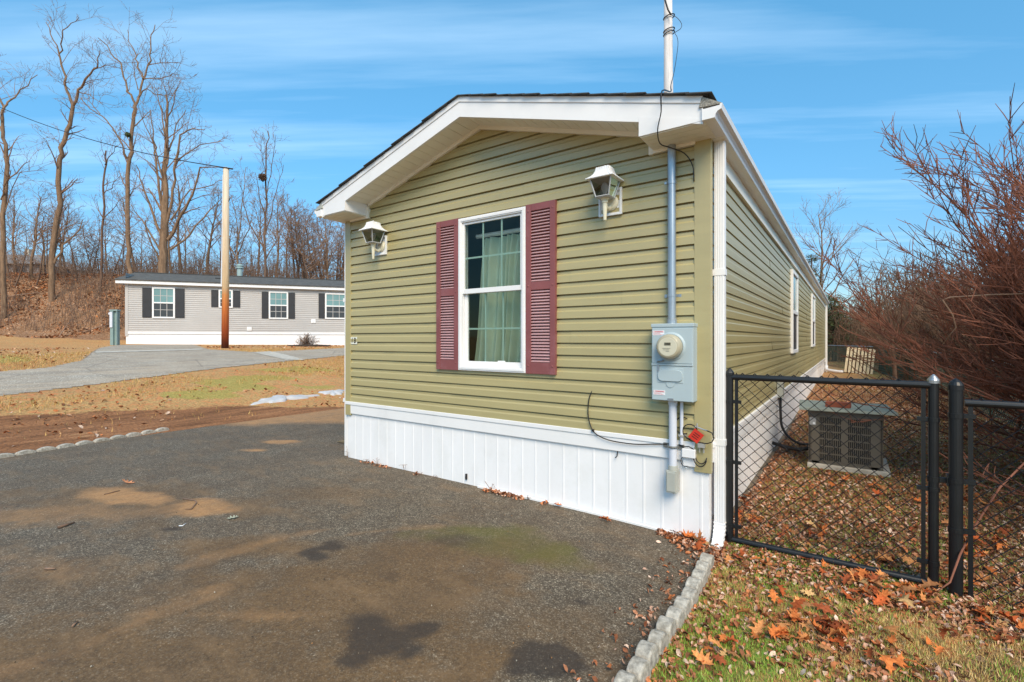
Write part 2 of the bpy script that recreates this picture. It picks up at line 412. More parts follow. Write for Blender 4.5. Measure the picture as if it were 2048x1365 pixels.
wetm = mx(blob(X,Y,665,1098,26,13,.3,.5,13), blob(X,Y,635,1116,28,13,.3,.5,14), blob(X,Y,735,1262,54,42,.45,.28,21), blob(X,Y,755,1298,74,44,.45,.3,41), blob(X,Y,705,1332,42,28,.4,.3,42), blob(X,Y,852,1262,42,22,.3,.4,22), blob(X,Y,825,1310,24,18,.3,.4,43), blob(X,Y,1075,1335,68,34,.2,.5,23), blob(X,Y,1040,1316,36,16,.3,.5,44),
          blob(X,Y,1163,1212,20,11,.3,.3,24)*.8, blob(X,Y,345,1064,24,7,.4,.4,25)*.8, blob(X,Y,900,1085,60,18,.6,.4,26)*.5, blob(X,Y,1300,1330,70,60,.5,.4,27)*.5, blob(X,Y,110,1330,60,14,.6,.4,28)*.35, blob(X,Y,780,1160,28,14,.5,.4,29)*.5)
yy = Y[:-1,:-1]; xx = X[:-1,:-1]; w2 = wob[:-1,:-1]
keep = (xx > -8.55+w2*.5) & (xx < -.80+w2*.35+.02*np.sin(yy*9))
tag(grid_mesh('driveway', X, Y, Z, dict(tan=tanm, silt=siltm, moss=mossm, wet=wetm), M['drive'], keep), kind='structure')

n, base, med, rv = asphalt('road_asphalt', C(152,142,128), C(174,163,147), C(198,187,171), 60)
base = n.mix(n.ramp(n.noise(1.1, 6, .7, n.map((3,.4,1), rot=(0,0,.35))), [(.42, 0), (.62, .5)]), base, C(190,168,142))
crk = n.n.new('ShaderNodeTexVoronoi'); crk.feature = 'DISTANCE_TO_EDGE'; crk.inputs['Scale'].default_value = .42
n.L(n.map((1,1,1)), crk.inputs['Vector'])
base = n.mix(n.ramp(crk.outputs[0], [(0, .6), (.012, 0)]), base, C(110,102,94))
n.col(base); n.set(Roughness=.9); n.bump(med, .4, .01); M['road'] = n.m
# road outline from the photo, laid on the terrain
def poly_sheet(name, pts, m, lift, step=.2):
    P_ = np.array(pts); x0, y0 = P_.min(0); x1, y1 = P_.max(0)
    X, Y = np.meshgrid(np.arange(x0-step, x1+step, step), np.arange(y0-step, y1+step, step))
    def inside(x, y):
        r = np.zeros(x.shape, bool); j = len(P_)-1
        for i in range(len(P_)):
            xi, yi = P_[i]; xj, yj = P_[j]
            cnd = ((yi > y) != (yj > y)) & (x < (xj-xi)*(y-yi)/(yj-yi+1e-12)+xi); r ^= cnd; j = i
        return r
    Z = H(X, Y)+lift
    k = inside(X[:-1,:-1]+step/2, Y[:-1,:-1]+step/2)
    return tag(grid_mesh(name, X, Y, Z, {}, m, k), kind='structure')
G = lambda a, b: gp(a, b)[:2]
e0 = G(0,795); e1 = G(200,771); e2 = G(440,738); e3 = G(683,713)
near_dir = np.array(e3)-np.array(e2); near_dir /= np.linalg.norm(near_dir)
ext = tuple(np.array(e3)+near_dir*26)
f0 = G(0,745); f1 = G(100,737); f2 = G(165,722); f3 = G(200,697); f4 = G(240,691); f5 = G(385,690); f6 = G(415,700); f7 = G(520,706); f8 = G(560,703); f9 = G(683,697)
ext2 = tuple(np.array(f9)+near_dir*26)
back = np.array(e1)-np.array(e0); back /= np.linalg.norm(back)
e_1 = tuple(np.array(e0)-back*25); f_1 = tuple(np.array(f0)-back*25)
poly_sheet('road', [e_1, e0, e1, e2, e3, ext, ext2, f9, f8, f7, f6, f5, f4, f3, f2, f1, f0, f_1], M['road'], .012, .1)
poly_sheet('concrete_gutter_strip', [G(503,706), G(540,704), G(612,722), G(570,722)], M['conc'], .022, .07)
poly_sheet('concrete_apron_line', [G(190,705), G(405,699), G(405,701.2), G(190,708)], M['conc'], .022, .06)
# brick paver strip beside the house corner
n = NT('brick_pavers'); br = n.n.new('ShaderNodeTexBrick'); n.L(n.map((1,1,1)), br.inputs['Vector'])
br.inputs['Color1'].default_value = C(140,120,84); br.inputs['Color2'].default_value = C(120,100,72); br.inputs['Mortar'].default_value = C(66,62,44)
br.inputs['Scale'].default_value = 4.2; n.L(br.outputs[0], n.b.inputs['Base Color']); n.set(Roughness=.9); M['paver'] = n.m
X, Y = np.meshgrid(np.arange(-5.75,-4.85,.1), np.arange(4.0,6.0,.1))
tag(grid_mesh('paver_path', X, Y, H(X,Y)+.028, {}, M['paver']), kind='structure')

# ------------------------------------------------------------------ siding
EXPO = .1016
PROF = [(-.012, 0), (.018, .0), (.0155, .055), (.006, .067), (.005, .0885), (-.012, .0895), (-.012, .1015)]
def course_profile(zb, lo, hi):
    pts = [(o, zb+z) for o, z in PROF]; out = []
    for i in range(len(pts)-1):
        (oa, za), (ob, zb_) = pts[i], pts[i+1]
        if zb_ < lo or za > hi: continue
        if zb_-za < 1e-6:
            if lo <= za <= hi: out += [(oa, za), (ob, zb_)]
            continue
        a = max(za, lo); b = min(zb_, hi)
        if b <= a: continue
        for zz in (a, b):
            k = (zz-za)/(zb_-za); out.append((oa+(ob-oa)*k, zz))
    res = []
    for p in out:
        if not res or abs(p[0]-res[-1][0])+abs(p[1]-res[-1][1]) > 1e-6: res.append(p)
    return res
def siding(mb, o, u, nrm, L, z0, z1, holes=(), ext=None, rs=0, seam=True, kk=1.0):
    r_ = random.Random(rs); k = 0; zb = z0
    def strip(a, b, pr, push=0):
        if b-a < .004 or len(pr) < 2: return
        n0 = len(mb.v)
        for s_ in (a, b):
            for of, z in pr:
                of = of*kk+push; mb.v.append((o[0]+u[0]*s_+nrm[0]*of, o[1]+u[1]*s_+nrm[1]*of, z))
        m = len(pr)
        for i in range(m-1): mb.f.append((n0+i, n0+m+i, n0+m+i+1, n0+i+1))
    while zb < z1-.003:
        top = min(zb+EXPO, z1); a, b = 0, L
        if ext: a, b = ext(zb)
        if b > a:
            cuts = [a, b]
            if seam and b-a > 2.5:
                cuts = [a, a+(b-a)*(.15+.7*r_.random()), b]
            for ci in range(len(cuts)-1):
                segs = [(cuts[ci], cuts[ci+1], zb, top)]
                for (ha, hb, hl, hh) in holes:
                    new = []
                    for (sa, sb, sl, sh) in segs:
                        if hb <= sa or ha >= sb or hh <= sl or hl >= sh: new.append((sa, sb, sl, sh)); continue
                        if ha > sa: new.append((sa, ha, sl, sh))
                        if hb < sb: new.append((hb, sb, sl, sh))
                        A, B = max(sa, ha), min(sb, hb)
                        if hl > sl: new.append((A, B, sl, hl))
                        if hh < sh: new.append((A, B, hh, sh))
                    segs = new
                for (sa, sb, sl, sh) in segs:
                    strip(sa, sb, course_profile(zb, sl-1e-5, sh), .003*(ci % 2))
        zb += EXPO
def skirt(mb, o, u, nrm, L, top, hf, pitch=.14):
    s_ = 0
    while s_ < L-.001:
        for a, b, of in ((0, pitch-.022, 0), (pitch-.022, pitch-.018, (0, .0022)), (pitch-.018, pitch-.005, .0022), (pitch-.005, pitch, (.0022, 0))):
            A = min(s_+a, L); B = min(s_+b, L)
            if B <= A: continue
            oa, ob = of if isinstance(of, tuple) else (of, of)
            pa = (o[0]+u[0]*A+nrm[0]*oa, o[1]+u[1]*A+nrm[1]*oa); pb = (o[0]+u[0]*B+nrm[0]*ob, o[1]+u[1]*B+nrm[1]*ob)
            mb.poly([(pa[0], pa[1], hf(*pa)), (pb[0], pb[1], hf(*pb)), (pb[0], pb[1], top), (pa[0], pa[1], top)])
        s_ += pitch

# ------------------------------------------------------------------ the green house
XR, XLw, YF, YB = -.815, -4.915, 3.583, 23.0
CXH = (XR+XLw)/2; HW = 2.05; YO = 3.25
ZT = .685; EAVE = 2.84; SL = .289
HO = thing('mobile_home', 'olive green mobile home with white skirting and burgundy shutters beside the asphalt driveway', 'mobile home', (CXH, YF, 0))
WIN = (-3.124, -2.337, 1.125, 2.598)
mb = MB()
def gext(z):
    hw = min(2.03, (3.56-z)/.295); return (HW-hw, HW+hw) if hw > 0 else (0, 0)
siding(mb, (XLw, YF-.003), (1,0), (0,-1), 4.1, ZT, 3.5, holes=[(WIN[0]+.02-XLw, WIN[1]-.02-XLw, WIN[2]+.02, WIN[3]-.02)], ext=gext, rs=3)
mb.build('front_siding', M['olive'], HO)
mb = MB(); siding(mb, (XR+.003, YF+.021), (0,1), (1,0), YB-YF-.021, ZT+.0, 2.80, rs=5, kk=.42)
mb.build('side_siding', M['olive'], HO)
mb = MB(); siding(mb, (XLw-.003, YF), (0,1), (-1,0), YB-YF, ZT, 2.86, rs=6); siding(mb, (XR, YB+.003), (-1,0), (0,1), 4.1, ZT, 3.5, ext=gext, rs=8)
mb.build('rear_siding', M['olive'], HO)
# corner posts
mb = MB(); mb.box(XR-.094, XR+.0215, YF-.024, YF+.022, .478, EAVE+.02); mb.build('corner_post', M['olive'], HO, bevel=.003)
mb = MB(); mb.box(XLw-.022, XLw+.075, YF-.024, YF+.05, .525, EAVE+.02); mb.build('corner_post', M['olive'], HO, bevel=.003)
mb = MB(); mb.box(XR-.05, XR+.022, YB-.08, YB+.02, .6, EAVE+.02); mb.build('corner_post', M['olive'], HO)
# skirting
low = lambda x, y: h(x, y)-.06
mb = MB(); skirt(mb, (XLw, YF), (1,0), (0,-1), 4.1, .56, low); skirt(mb, (XR, YF), (0,1), (1,0), YB-YF, .56, low)
skirt(mb, (XLw, YB), (0,-1), (-1,0), YB-YF, .56, low); skirt(mb, (XR, YB), (-1,0), (0,1), 4.1, .56, low)
mb.build('skirting', M['skirt'], HO)
mb = MB()
mb.box(XLw-.02, XR-.088, YF-.022, YF, .545, .650); mb.box(XLw-.02, XR-.088, YF-.030, YF-.0005, .650, .688)
mb.box(XR+.0005, XR+.022, YF+.023, YB, .545, .650); mb.box(XR+.0008, XR+.030, YF+.023, YB+.001, .650, .688)
mb.box(XLw-.022, XLw, YF+.05, YB, .545, .688)
mb.build('skirting_trim', M['white'], HO, bevel=.004)
mb = MB()
for i in range(28):
    a = -2.9+i*(2.0/28); b = a+2.0/28
    mb.hexa([(a,YF-.03,h(a,YF)-.01),(b,YF-.03,h(b,YF)-.01),(b,YF-.011,h(b,YF)-.01),(a,YF-.011,h(a,YF)-.01),(a,YF-.03,h(a,YF)+.028),(b,YF-.03,h(b,YF)+.028),(b,YF-.011,h(b,YF)+.03),(a,YF-.011,h(a,YF)+.03)])
mb.build('skirting_base_rail', M['white'], HO)
# rake boards, soffits, returns
PK = 3.607
def rz_(x, base=PK): return base-SL*abs(x-CXH)
mb = MB()
for sg in (-1, 1):
    xe = CXH+sg*2.088
    for (yy0, yy1, t0, t1) in ((YO+.008, YO+.032, .05, .185), (YO, YO+.03, 0, .052)):
        pts = [(CXH, yy0, PK-t0), (xe, yy0, rz_(xe)-t0), (xe, yy0, rz_(xe)-t1), (CXH, yy0, PK-t1)]
        mb.prism(pts, (0, yy1-yy0, 0))
mb.build('rake_board', M['white'], HO)
mb = MB()
for sg in (-1, 1):
    x = CXH
    for i in range(20):
        a = CXH+sg*(i*.0985+.0015); b = CXH+sg*min((i+1)*.0985-.0025, 2.0)
        za, zb = rz_(a)-.148, rz_(b)-.148
        mb.prism([(a, YO+.034, za), (b, YO+.034, zb), (b, YO+.034, zb-.010), (a, YO+.034, za-.010)], (0, YF-YO-.03, 0))
    mb.prism([(CXH, YO+.033, PK-.135), (CXH+sg*2.06, YO+.033, rz_(CXH+sg*2.06)-.135), (CXH+sg*2.06, YO+.033, rz_(CXH+sg*2.06)-.143), (CXH, YO+.033, PK-.143)], (0, YF-YO-.02, 0))
mb.build('soffit', M['cream'], HO)
mb = MB()   # J trim under the sloping soffit on the wall, plus L trims of the eave returns
for sg in (-1, 1):
    a, b = CXH, CXH+sg*1.63
    mb.prism([(a, YF-.04, PK-.156), (b, YF-.04, rz_(b)-.156), (b, YF-.04, rz_(b)-.192), (a, YF-.04, PK-.192)], (0, .035, 0))
    x1 = CXH+sg*1.66; x2 = CXH+sg*1.965
    mb.box(min(x1,x2), max(x1,x2), YF-.04, YF-.005, EAVE-.028, EAVE-.001)
    x3 = x1-sg*.03; mb.box(min(x1,x3), max(x1,x3), YF-.041, YF-.004, EAVE-.032, EAVE+.10)
mb.build('wall_trim', M['cream'], HO)
for sg in (-1, 1):
    mb = MB(); xi = CXH+sg*1.66; xo = CXH+sg*2.086
    mb.prism([(xi, YO+.006, EAVE), (xo, YO+.006, EAVE), (xo, YO+.006, rz_(xo)-.15), (xi, YO+.006, rz_(xi)-.15)], (0, YF-YO-.01, 0))
    mb.build('eave_return', M['white'], HO)
mb = MB()
for sg in (-1, 1):
    xi = CXH+sg*1.668; xo = CXH+sg*2.1
    n_ = 26
    for i in range(4):
        y0 = YO+.02+i*.077; mb.box(min(xi,xo), max(xi,xo), y0, y0+.073, EAVE-.007, EAVE-.001)
    x0, x1 = sorted((CXH+sg*2.03, CXH+sg*2.16)); mb.box(x0, x1, YF-.004, YB+.3, EAVE-.008, EAVE+.01)
x0 = XR+.012; mb.box(XR+.004, XR+.03, YF+.086, YB, 2.715, EAVE-.0085); mb.box(XR+.004, XR+.036, YF+.087, YB, 2.70, 2.73)
mb.build('eave_soffit', M['cream'], HO)
# roof shingles
mb = MB()
for sg in (-1, 1):
    N = 15; st = 2.14/N
    for i in range(N):
        a = CXH+sg*(i*st-.01*(i > 0)); b = CXH+sg*((i+1)*st+.012)
        za = PK+.001-SL*abs(a-CXH); zb = PK+.001-SL*abs(b-CXH)+.007
        for j, (y0, y1) in enumerate([(YO-.022-.006*((i*7) % 3), YB+.3)]):
            mb.prism([(a, y0, za), (b, y0, zb), (b, y0, zb-.006), (a, y0, za-.008)], (0, y1-y0, 0))
    mb.prism([(CXH, YO-.004, PK-.001), (CXH+sg*2.12, YO-.004, PK-.001-SL*2.12), (CXH+sg*2.12, YO-.004, PK-.007-SL*2.12), (CXH, YO-.004, PK-.007)], (0, YB-YO+.3, 0))
mb.build('roof', M['roofs'], HO)
# gutters
for sg, xg in ((1, -.780), (-1, CXH*2+.780)):
    prof = [(0,2.915),(0,2.835),(.078,2.835),(.083,2.855),(.095,2.872),(.118,2.882),(.122,2.905),(.124,2.915),(.110,2.915),(.108,2.905),(.012,2.905)]
    mb = MB(); mb.prism([(xg+sg*a, YO-.01, z) for a, z in prof], (0, YB-YO+.3, 0)); gt = mb.build('gutter', M['white'], HO)
    mb = MB(); mb.prism([(xg+sg*.0, YO-.006, 2.99), (xg+sg*.116, YO-.006, 2.921), (xg+sg*.116, YO-.006, 2.915), (xg-sg*.02, YO-.006, 2.925)], (0, YB-YO+.28, 0))
    mb.build('gutter_guard', mat('perforated_guard', C(150,146,136), .6, .5, 130, .8, 200) if sg == 1 else M['boxgrey'], gt)
# downspouts
def downspout(xc, yc, top, bot, w=.074, d=.052, nose=True):
    if not nose: bot -= .16
    mb = MB()
    def ring(z, oy=0, s=1):
        return [(xc-w/2*s, yc-d/2+oy, z), (xc+w/2*s, yc-d/2+oy, z), (xc+w/2*s, yc+d/2+oy, z), (xc-w/2*s, yc+d/2+oy, z)]
    mb.hexa(ring(bot+.16)+ring(top))
    for k in range(4): mb.box(xc-w/2+.008+k*.0155, xc-w/2+.016+k*.0155, yc-d/2-.003, yc-d/2+.002, bot+.17, top-.01)
    for i in range(7 if nose else 0):
        a = i/7; z1 = bot+.16-.026*i; o1 = -.012*i*a*2
        mb.hexa([(p[0], p[1]-.012*(i+1)*(i+1)/7*2, p[2]) for p in ring(z1-.027)]+[(p[0]*1, p[1]+o1, p[2]) for p in ring(z1+.003)])
        mb.hexa([(p[0]+(.003 if p[0] > xc else -.003), p[1]+o1-(.003 if p[1] < yc+o1 else -.003), p[2]) for p in ring(z1-.004, 0)]+[(p[0]+(.003 if p[0] > xc else -.003), p[1]+o1, p[2]) for p in ring(z1+.006)])
    ds = mb.build('downspout', M['white'], HO)
    for z in (.69, 1.9): mb = MB(); mb.box(xc-w/2-.022, xc+w/2+.006, yc-d/2-.005, yc+d/2, z-.022, z+.022); mb.build('strap', M['white'], ds)
downspout(-.757, 3.665, 2.836, -.045, w=.070)
downspout(-4.965, 3.62, 2.836, .02, nose=False)
mb = MB(); mb.box(-.79, -.72, YB-.15, YB-.1, h(-.8, YB)+.05, 2.836); mb.box(-.79, -.72, YB-.35, YB-.1, h(-.8,YB)-.02, h(-.8, YB)+.06); mb.build('downspout', M['white'], HO)
# window (front)
x0, x1, z0, z1 = WIN
def frame4(mb, x0, x1, z0, z1, w, y0, y1, wb=None):
    wb = wb or w
    mb.box(x0, x0+w, y0, y1, z0, z1); mb.box(x1-w, x1, y0, y1, z0, z1)
    mb.box(x0+w, x1-w, y0+.0005, y1-.0005, z0, z0+wb); mb.box(x0+w, x1-w, y0+.0005, y1-.0005, z1-w, z1)
mb = MB(); frame4(mb, x0, x1, z0, z1, .044, YF-.050, YF+.05); frame4(mb, x0+.012, x1-.012, z0+.012, z1-.012, .022, YF-.056, YF-.049)
wn = mb.build('window', M['white'], HO, bevel=.003)
mb = MB(); frame4(mb, x0+.044, x1-.044, 1.865, z1-.044, .022, YF-.034, YF-.006, .045); mb.build('sash', M['white'], wn, bevel=.002)
mb = MB(); frame4(mb, x0+.046, x1-.046, z0+.044, 1.90, .036, YF-.004, YF+.022, .045); mb.build('sash', M['white'], wn, bevel=.002)
for (a, b, c_, d_, y_) in ((x0+.066, x1-.066, 1.91, z1-.066, YF-.02), (x0+.082, x1-.082, z0+.089, 1.864, YF+.010)):
    mb = MB(); mb.poly([(a-.005, y_, c_-.005), (b+.005, y_, c_-.005), (b+.005, y_, d_+.005), (a-.005, y_, d_+.005)]); mb.build('pane', M['glass'], wn)
    mb = MB()
    for k in (1, 2):
        xm = a+(b-a)*k/3; mb.box(xm-.008, xm+.008, y_+.004, y_+.010, c_, d_)
    zm = c_+(d_-c_)*.48; mb.box(a, b, y_+.0035, y_+.0105, zm-.008, zm+.008); mb.build('muntins', M['muntin'], wn)
mb = MB(); mb.box(-2.68, -2.60, YF-.0, YF+.015, z0+.085, z0+.10); mb.build('sash_lock', M['white'], wn)
# room behind the window
mb = MB(); a, b, c_, d_ = x0-.5, x1+.5, .75, 2.75
mb.box(a, b, YF+.06, YF+.07, c_, z0); mb.box(a, b, YF+.06, YF+.07, z1, d_); mb.box(a, x0+.0, YF+.06, YF+.07, z0, z1); mb.box(x1, b, YF+.06, YF+.07, z0, z1)
mb.box(a, b, YF+2.2, YF+2.22, c_, d_); mb.box(a-.01, a, YF+.06, YF+2.2, c_, d_); mb.box(b, b+.01, YF+.06, YF+2.2, c_, d_); mb.box(a, b, YF+.06, YF+2.2, c_-.01, c_); mb.box(a, b, YF+.06, YF+2.2, d_, d_+.01)
mb.build('room_lining', M['inside'], HO)
CU = thing('curtain', 'pale greenish sheer curtain hanging in folds behind the front window', 'curtain', (-2.75, YF+.3, 2.42))
mb = MB(); n0 = 0; N = 170; zs = [1.16, 1.3, 1.5, 1.8, 2.1, 2.3, 2.42]
for iz, z in enumerate(zs):
    for i in range(N):
        s_ = i/(N-1); k = iz/6; xx = -2.98+.75*s_+(1-k)*.06*math.sin(s_*5+1)-(1-k)*.17*(1-s_)
        mb.v.append((xx, YF+.16+.028*math.sin(s_*58+math.sin(s_*13)*1.6)*(1.25-.5*k)+.02*math.sin(s_*19+k*2), z))
for iz in range(6):
    for i in range(N-1): q = iz*N+i; mb.f.append((q, q+1, q+N+1, q+N))
mb.build('fabric', M['curtain'], CU, smooth=True, fix=False)
mb = MB(); mb.tube([(-3.05, YF+.15, 2.45), (-2.2, YF+.15, 2.45)], .022, 12); mb.build('rod', M['white'], CU)
# shutters
def shutter(xa, xb):
    za, zb = 1.123, 2.606; yb = YF-.016; yf = YF-.052; st = .052
    mb = MB(); mb.box(xa, xa+st, yf, yb, za, zb); mb.box(xb-st, xb, yf, yb, za, zb)
    for (p, q) in ((za, za+.10), (1.855, 1.925), (zb-.058, zb)): mb.box(xa+st, xb-st, yf+.004, yb-.001, p, q)
    mb.box(xa+st-.005, xb-st+.005, yb-.008, yb-.002, za+.01, zb-.01)
    for z in (za+.07, 1.89, zb-.06):
        for x in (xa+st*.5, xb-st*.5): mb.lathe((x, yf, z), [(.009, -.001), (.009, .002), (.005, .005)], 8, 'y')
    s = mb.build('shutter', M['burg'], HO, bevel=.002)
    mb = MB()
    for (p, q) in ((za+.10, 1.855), (1.925, zb-.058)):
        n_ = int((q-p)/.0262)
        for i in range(n_):
            z = p+(i+.5)*(q-p)/n_
            mb.obox(((xa+xb)/2, (yf+yb)/2, z), ((xb-xa)/2-st+.002, 0, 0), (0, -.0125, -.0085), (0, -.0014, .0022))
    mb.build('louvers', M['burgl'], s)
shutter(-3.416, -3.127); shutter(-2.334, -2.036)
# side windows
def side_window(y0, y1, z0, z1):
    xo = XR+.012; mb = MB()
    for (a, b, c_, d_) in ((y0, y0+.06, z0, z1), (y1-.06, y1, z0, z1), (y0+.06, y1-.06, z0, z0+.06), (y0+.06, y1-.06, z1-.06, z1), (y0+.06, y1-.06, (z0+z1)/2-.03, (z0+z1)/2+.03)):
        mb.box(xo-.01, xo+.035, a, b, c_, d_)
    w = mb.build('window', M['white'], HO, bevel=.004)
    for c_, d_, m in ((z0+.05, (z0+z1)/2, M['screen']), ((z0+z1)/2, z1-.05, M['tealglass'])):
        mb = MB(); mb.box(xo+.004, xo+.012, y0+.05, y1-.05, c_, d_); mb.build('pane', m, w)
side_window(9.256, 10.257, 1.19, 2.60); side_window(14.45, 15.6, 1.24, 2.60)
# number sticker
mb = MB(); mb.box(-4.848, -4.722, YF-.0195, YF-.0165, 1.368, 1.452); pl = mb.build('number_plate', mat('sticker_white', C(222,222,210), .5, .04, 20), HO)
def text_mesh(name, s, size, m, parent, loc, face='front', shear=0, xs=1):
    cu = bpy.data.curves.new(name, 'FONT'); cu.body = s; cu.size = size; cu.extrude = .0006; cu.align_x = 'CENTER'; cu.align_y = 'CENTER'; cu.offset = size*.02
    t = bpy.data.objects.new(name+'_t', cu); COL.objects.link(t); bpy.context.view_layer.update()
    me = bpy.data.meshes.new_from_object(t); bpy.data.objects.remove(t)
    me.transform(Matrix.Translation(loc) @ Matrix.Rotation(rad(90), 4, 'X') @ Matrix.Diagonal((xs,1,1,1)) @ Matrix(((1,shear,0,0),(0,1,0,0),(0,0,1,0),(0,0,0,1))))
    me.transform(WM[parent.name].inverted()); me.name = name
    return link(name, me, m, parent)
M['ink'] = mat('black_ink', C(28,28,26), .6, .1, 20)
text_mesh('number', '1 B', .085, M['ink'], pl, (-4.785, YF-.0205, 1.409), shear=.12, xs=.75)
# small pinned thing on the skirting: vent flap
mb = MB(); mb.box(-3.06, -3.045, YF-.02, YF-.004, .06, .115); mb.build('skirting_vent', M['cable'], HO)

# ------------------------------------------------------------------ wall lanterns
def lantern(xc, zc, label):
    T = thing('wall_lantern', label, 'wall light', (xc, YF-.015, zc), 0, 'coach lanterns on the front wall')
    yb = YF-.016
    mb = MB(); frame4(mb, xc-.097, xc+.097, zc-.105, zc+.105, .014, yb-.022, yb); frame4(mb, xc-.083, xc+.083, zc-.091, zc+.091, .008, yb-.016, yb); mb.box(xc-.08, xc+.08, yb-.006, yb, zc-.09, zc+.09)
    mb.build('mounting_plate', M['lampw'], T, bevel=.002)
    yc = yb-.115
    mb = MB(); mb.lathe((xc+.005, yb-.004, zc-.005), [(.062, 0), (.062, .012), (.05, .022), (.02, .028)], 20, 'y')
    mb.tube([(xc, yb-.02, zc-.04), (xc, yb-.05, zc-.062), (xc, yb-.085, zc-.055), (xc, yc, zc-.03)], [.02,.016,.014,.016], 10)
    mb.lathe((xc, yc, zc), [(.008,-.165),(.012,-.16),(.018,-.07),(.019,-.03),(.023,-.028),(.024,-.018),(.022,-.012),(.03,0),(.034,.012)], 14)
    mb.build('arm', M['lampc'], T, smooth=False)
    # tapered four sided body
    b0, b1 = .052, .086; za, zb = zc+.012, zc+.148
    mb = MB()
    P0 = [(-b0,-b0),(b0,-b0),(b0,b0),(-b0,b0)]; P1 = [(-b1,-b1),(b1,-b1),(b1,b1),(-b1,b1)]
    for i in range(4):
        mb.tube([(xc+P0[i][0], yc+P0[i][1], za), (xc+P1[i][0], yc+P1[i][1], zb)], .006, 4)
        j = (i+1) % 4
        mb.tube([(xc+P0[i][0], yc+P0[i][1], za+.003), (xc+P0[j][0], yc+P0[j][1], za+.003)], .007, 4)
    mb.box(xc-b0, xc+b0, yc-b0, yc+b0, za-.004, za+.002)
    mb.build('cage', mat('lamp_grey', C(176,178,180), .4, .04, 5) if 'lg' not in M else M['lg'], T)
    mb = MB()
    for i in range(4):
        j = (i+1) % 4; k = .96
        mb.poly([(xc+P0[i][0]*k, yc+P0[i][1]*k, za), (xc+P0[j][0]*k, yc+P0[j][1]*k, za), (xc+P1[j][0]*k, yc+P1[j][1]*k, zb), (xc+P1[i][0]*k, yc+P1[i][1]*k, zb)])
    mb.build('glass_panes', M['lampglass'], T)
    mb = MB(); mb.lathe((xc, yc, zc+.02), [(.013, 0), (.014, .03), (.028, .06), (.03, .08), (.02, .1), (.005, .108)], 12); mb.build('bulb', M['lampw'], T, smooth=True)
    r2 = math.sqrt(2); cz = zb
    mb = MB(); prof = [(.112,-.002),(.112,.004),(.090,.016),(.068,.040),(.057,.066),(.052,.092),(.0,.098)]
    mb.lathe((xc, yc, cz), [(r*r2, z) for r, z in prof[:-1]]+[(.001, .100)], 4, 'z', sq=True)
    mb.lathe((xc, yc, cz+.098), [(.008, 0), (.005, .008), (.007, .013), (.001, .02)], 8)
    for sx, sy in ((0,-1), (1,0), (-1,0)):          # raised ribs on the cap
        for k in range(-3, 4):
            pts = []
            for r, z in prof[:-1]:
                o_ = k*r/3.6; q = r+.0015
                pts.append((xc+(o_ if sx == 0 else sx*q), yc+(sy*q if sx == 0 else o_), cz+z+.001))
            mb.tube(pts, .0026, 4)
    mb.build('cap', M['lampw'], T)
lantern(-4.292, 2.470, 'white coach lantern with grey glass near the left end of the green wall')
lantern(-1.547, 2.505, 'white coach lantern with grey glass between the right shutter and the steel conduit')

# ------------------------------------------------------------------ electric meter
T = thing('electric_meter', 'grey electric meter box with round glass meter on the green wall corner', 'electric meter', (-1.03, YF, 1.25))
bx0, bx1, bz0, bz1, by = -1.181, -.888, .983, 1.532, 3.455
mb = MB(); mb.box(bx0, bx1, by, YF-.014, bz0, bz1); mb.box(bx0-.004, bx1+.004, by-.006, YF-.014, bz1-.022, bz1+.004); mb.build('enclosure', M['metbox'], T, bevel=.004)
mb = MB(); mb.box(bx0+.006, bx1-.006, by-.007, by, bz0+.004, 1.232); mb.box(bx0+.006, bx1-.006, by-.008, by, 1.252, bz1-.03); mb.box(bx0+.002, bx1-.002, by-.012, by, 1.235, 1.249); mb.build('cover_panel', M['metbox'], T, bevel=.002)
mc = (-1.040, by-.006, 1.371)
mb = MB(); mb.lathe(mc, [(.104, 0), (.103, .006), (.094, .012), (.092, .016)], 36, 'y'); mb.build('meter_ring', M['metbox'], T)
mb = MB(); mb.lathe(mc, [(.089, .01), (.089, .045), (.084, .065), (.078, .075), (.07, .079)], 36, 'y'); dome = mb.build('meter_dome', mat('meter_dome_beige', C(178,170,146), .15, .06, 5), T, smooth=True)
mb = MB(); mb.lathe((mc[0], mc[1], mc[2]), [(.066, .078), (.064, .0805), (.0, .0806)][:2], 32, 'y'); mb.build('dial_face', M['meterbeige'], dome)
fy = mc[1]-.0815
mb = MB(); mb.box(mc[0]-.022, mc[0]+.022, fy-.0008, fy+.001, mc[2]+.010, mc[2]+.030); mb.build('display', mat('lcd_grey', C(110,106,88), .3, .02, 5), dome)
text_mesh('display_digits', '13462', .016, M['ink'], dome, (mc[0], fy-.0012, mc[2]+.020))
mb = MB()
for k, (a, b) in enumerate(((-.035, .02), (-.03, .012), (-.012, .012))): mb.box(mc[0]+a, mc[0]+b, fy-.0005, fy+.001, mc[2]-.012-k*.010, mc[2]-.010-k*.010)
mb.build('dial_marks', M['acgrey'], dome)
mb = MB(); cvx0, cvx1, cvz0, cvz1 = -1.130, -.958, 1.125, 1.205; pts = []
for (cx_, cz_, a0) in ((cvx1-.03, cvz1-.03, 0), (cvx0+.03, cvz1-.03, 90), (cvx0+.03, cvz0+.03, 180), (cvx1-.03, cvz0+.03, 270)):
    for a in (0, 30, 60, 90): an = rad(a0+a); pts.append((cx_+.03*math.cos(an), by-.020, cz_+.03*math.sin(an)))
mb.prism(pts, (0, .014, 0)); mb.box(cvx0-.004, cvx1+.004, by-.010, by-.006, 1.113, 1.217)
mb.lathe(((cvx0+cvx1)/2, by-.006, 1.108), [(.03, 0), (.03, .005)], 16, 'y'); mb.build('breaker_door', M['metbox'], T, bevel=.002)
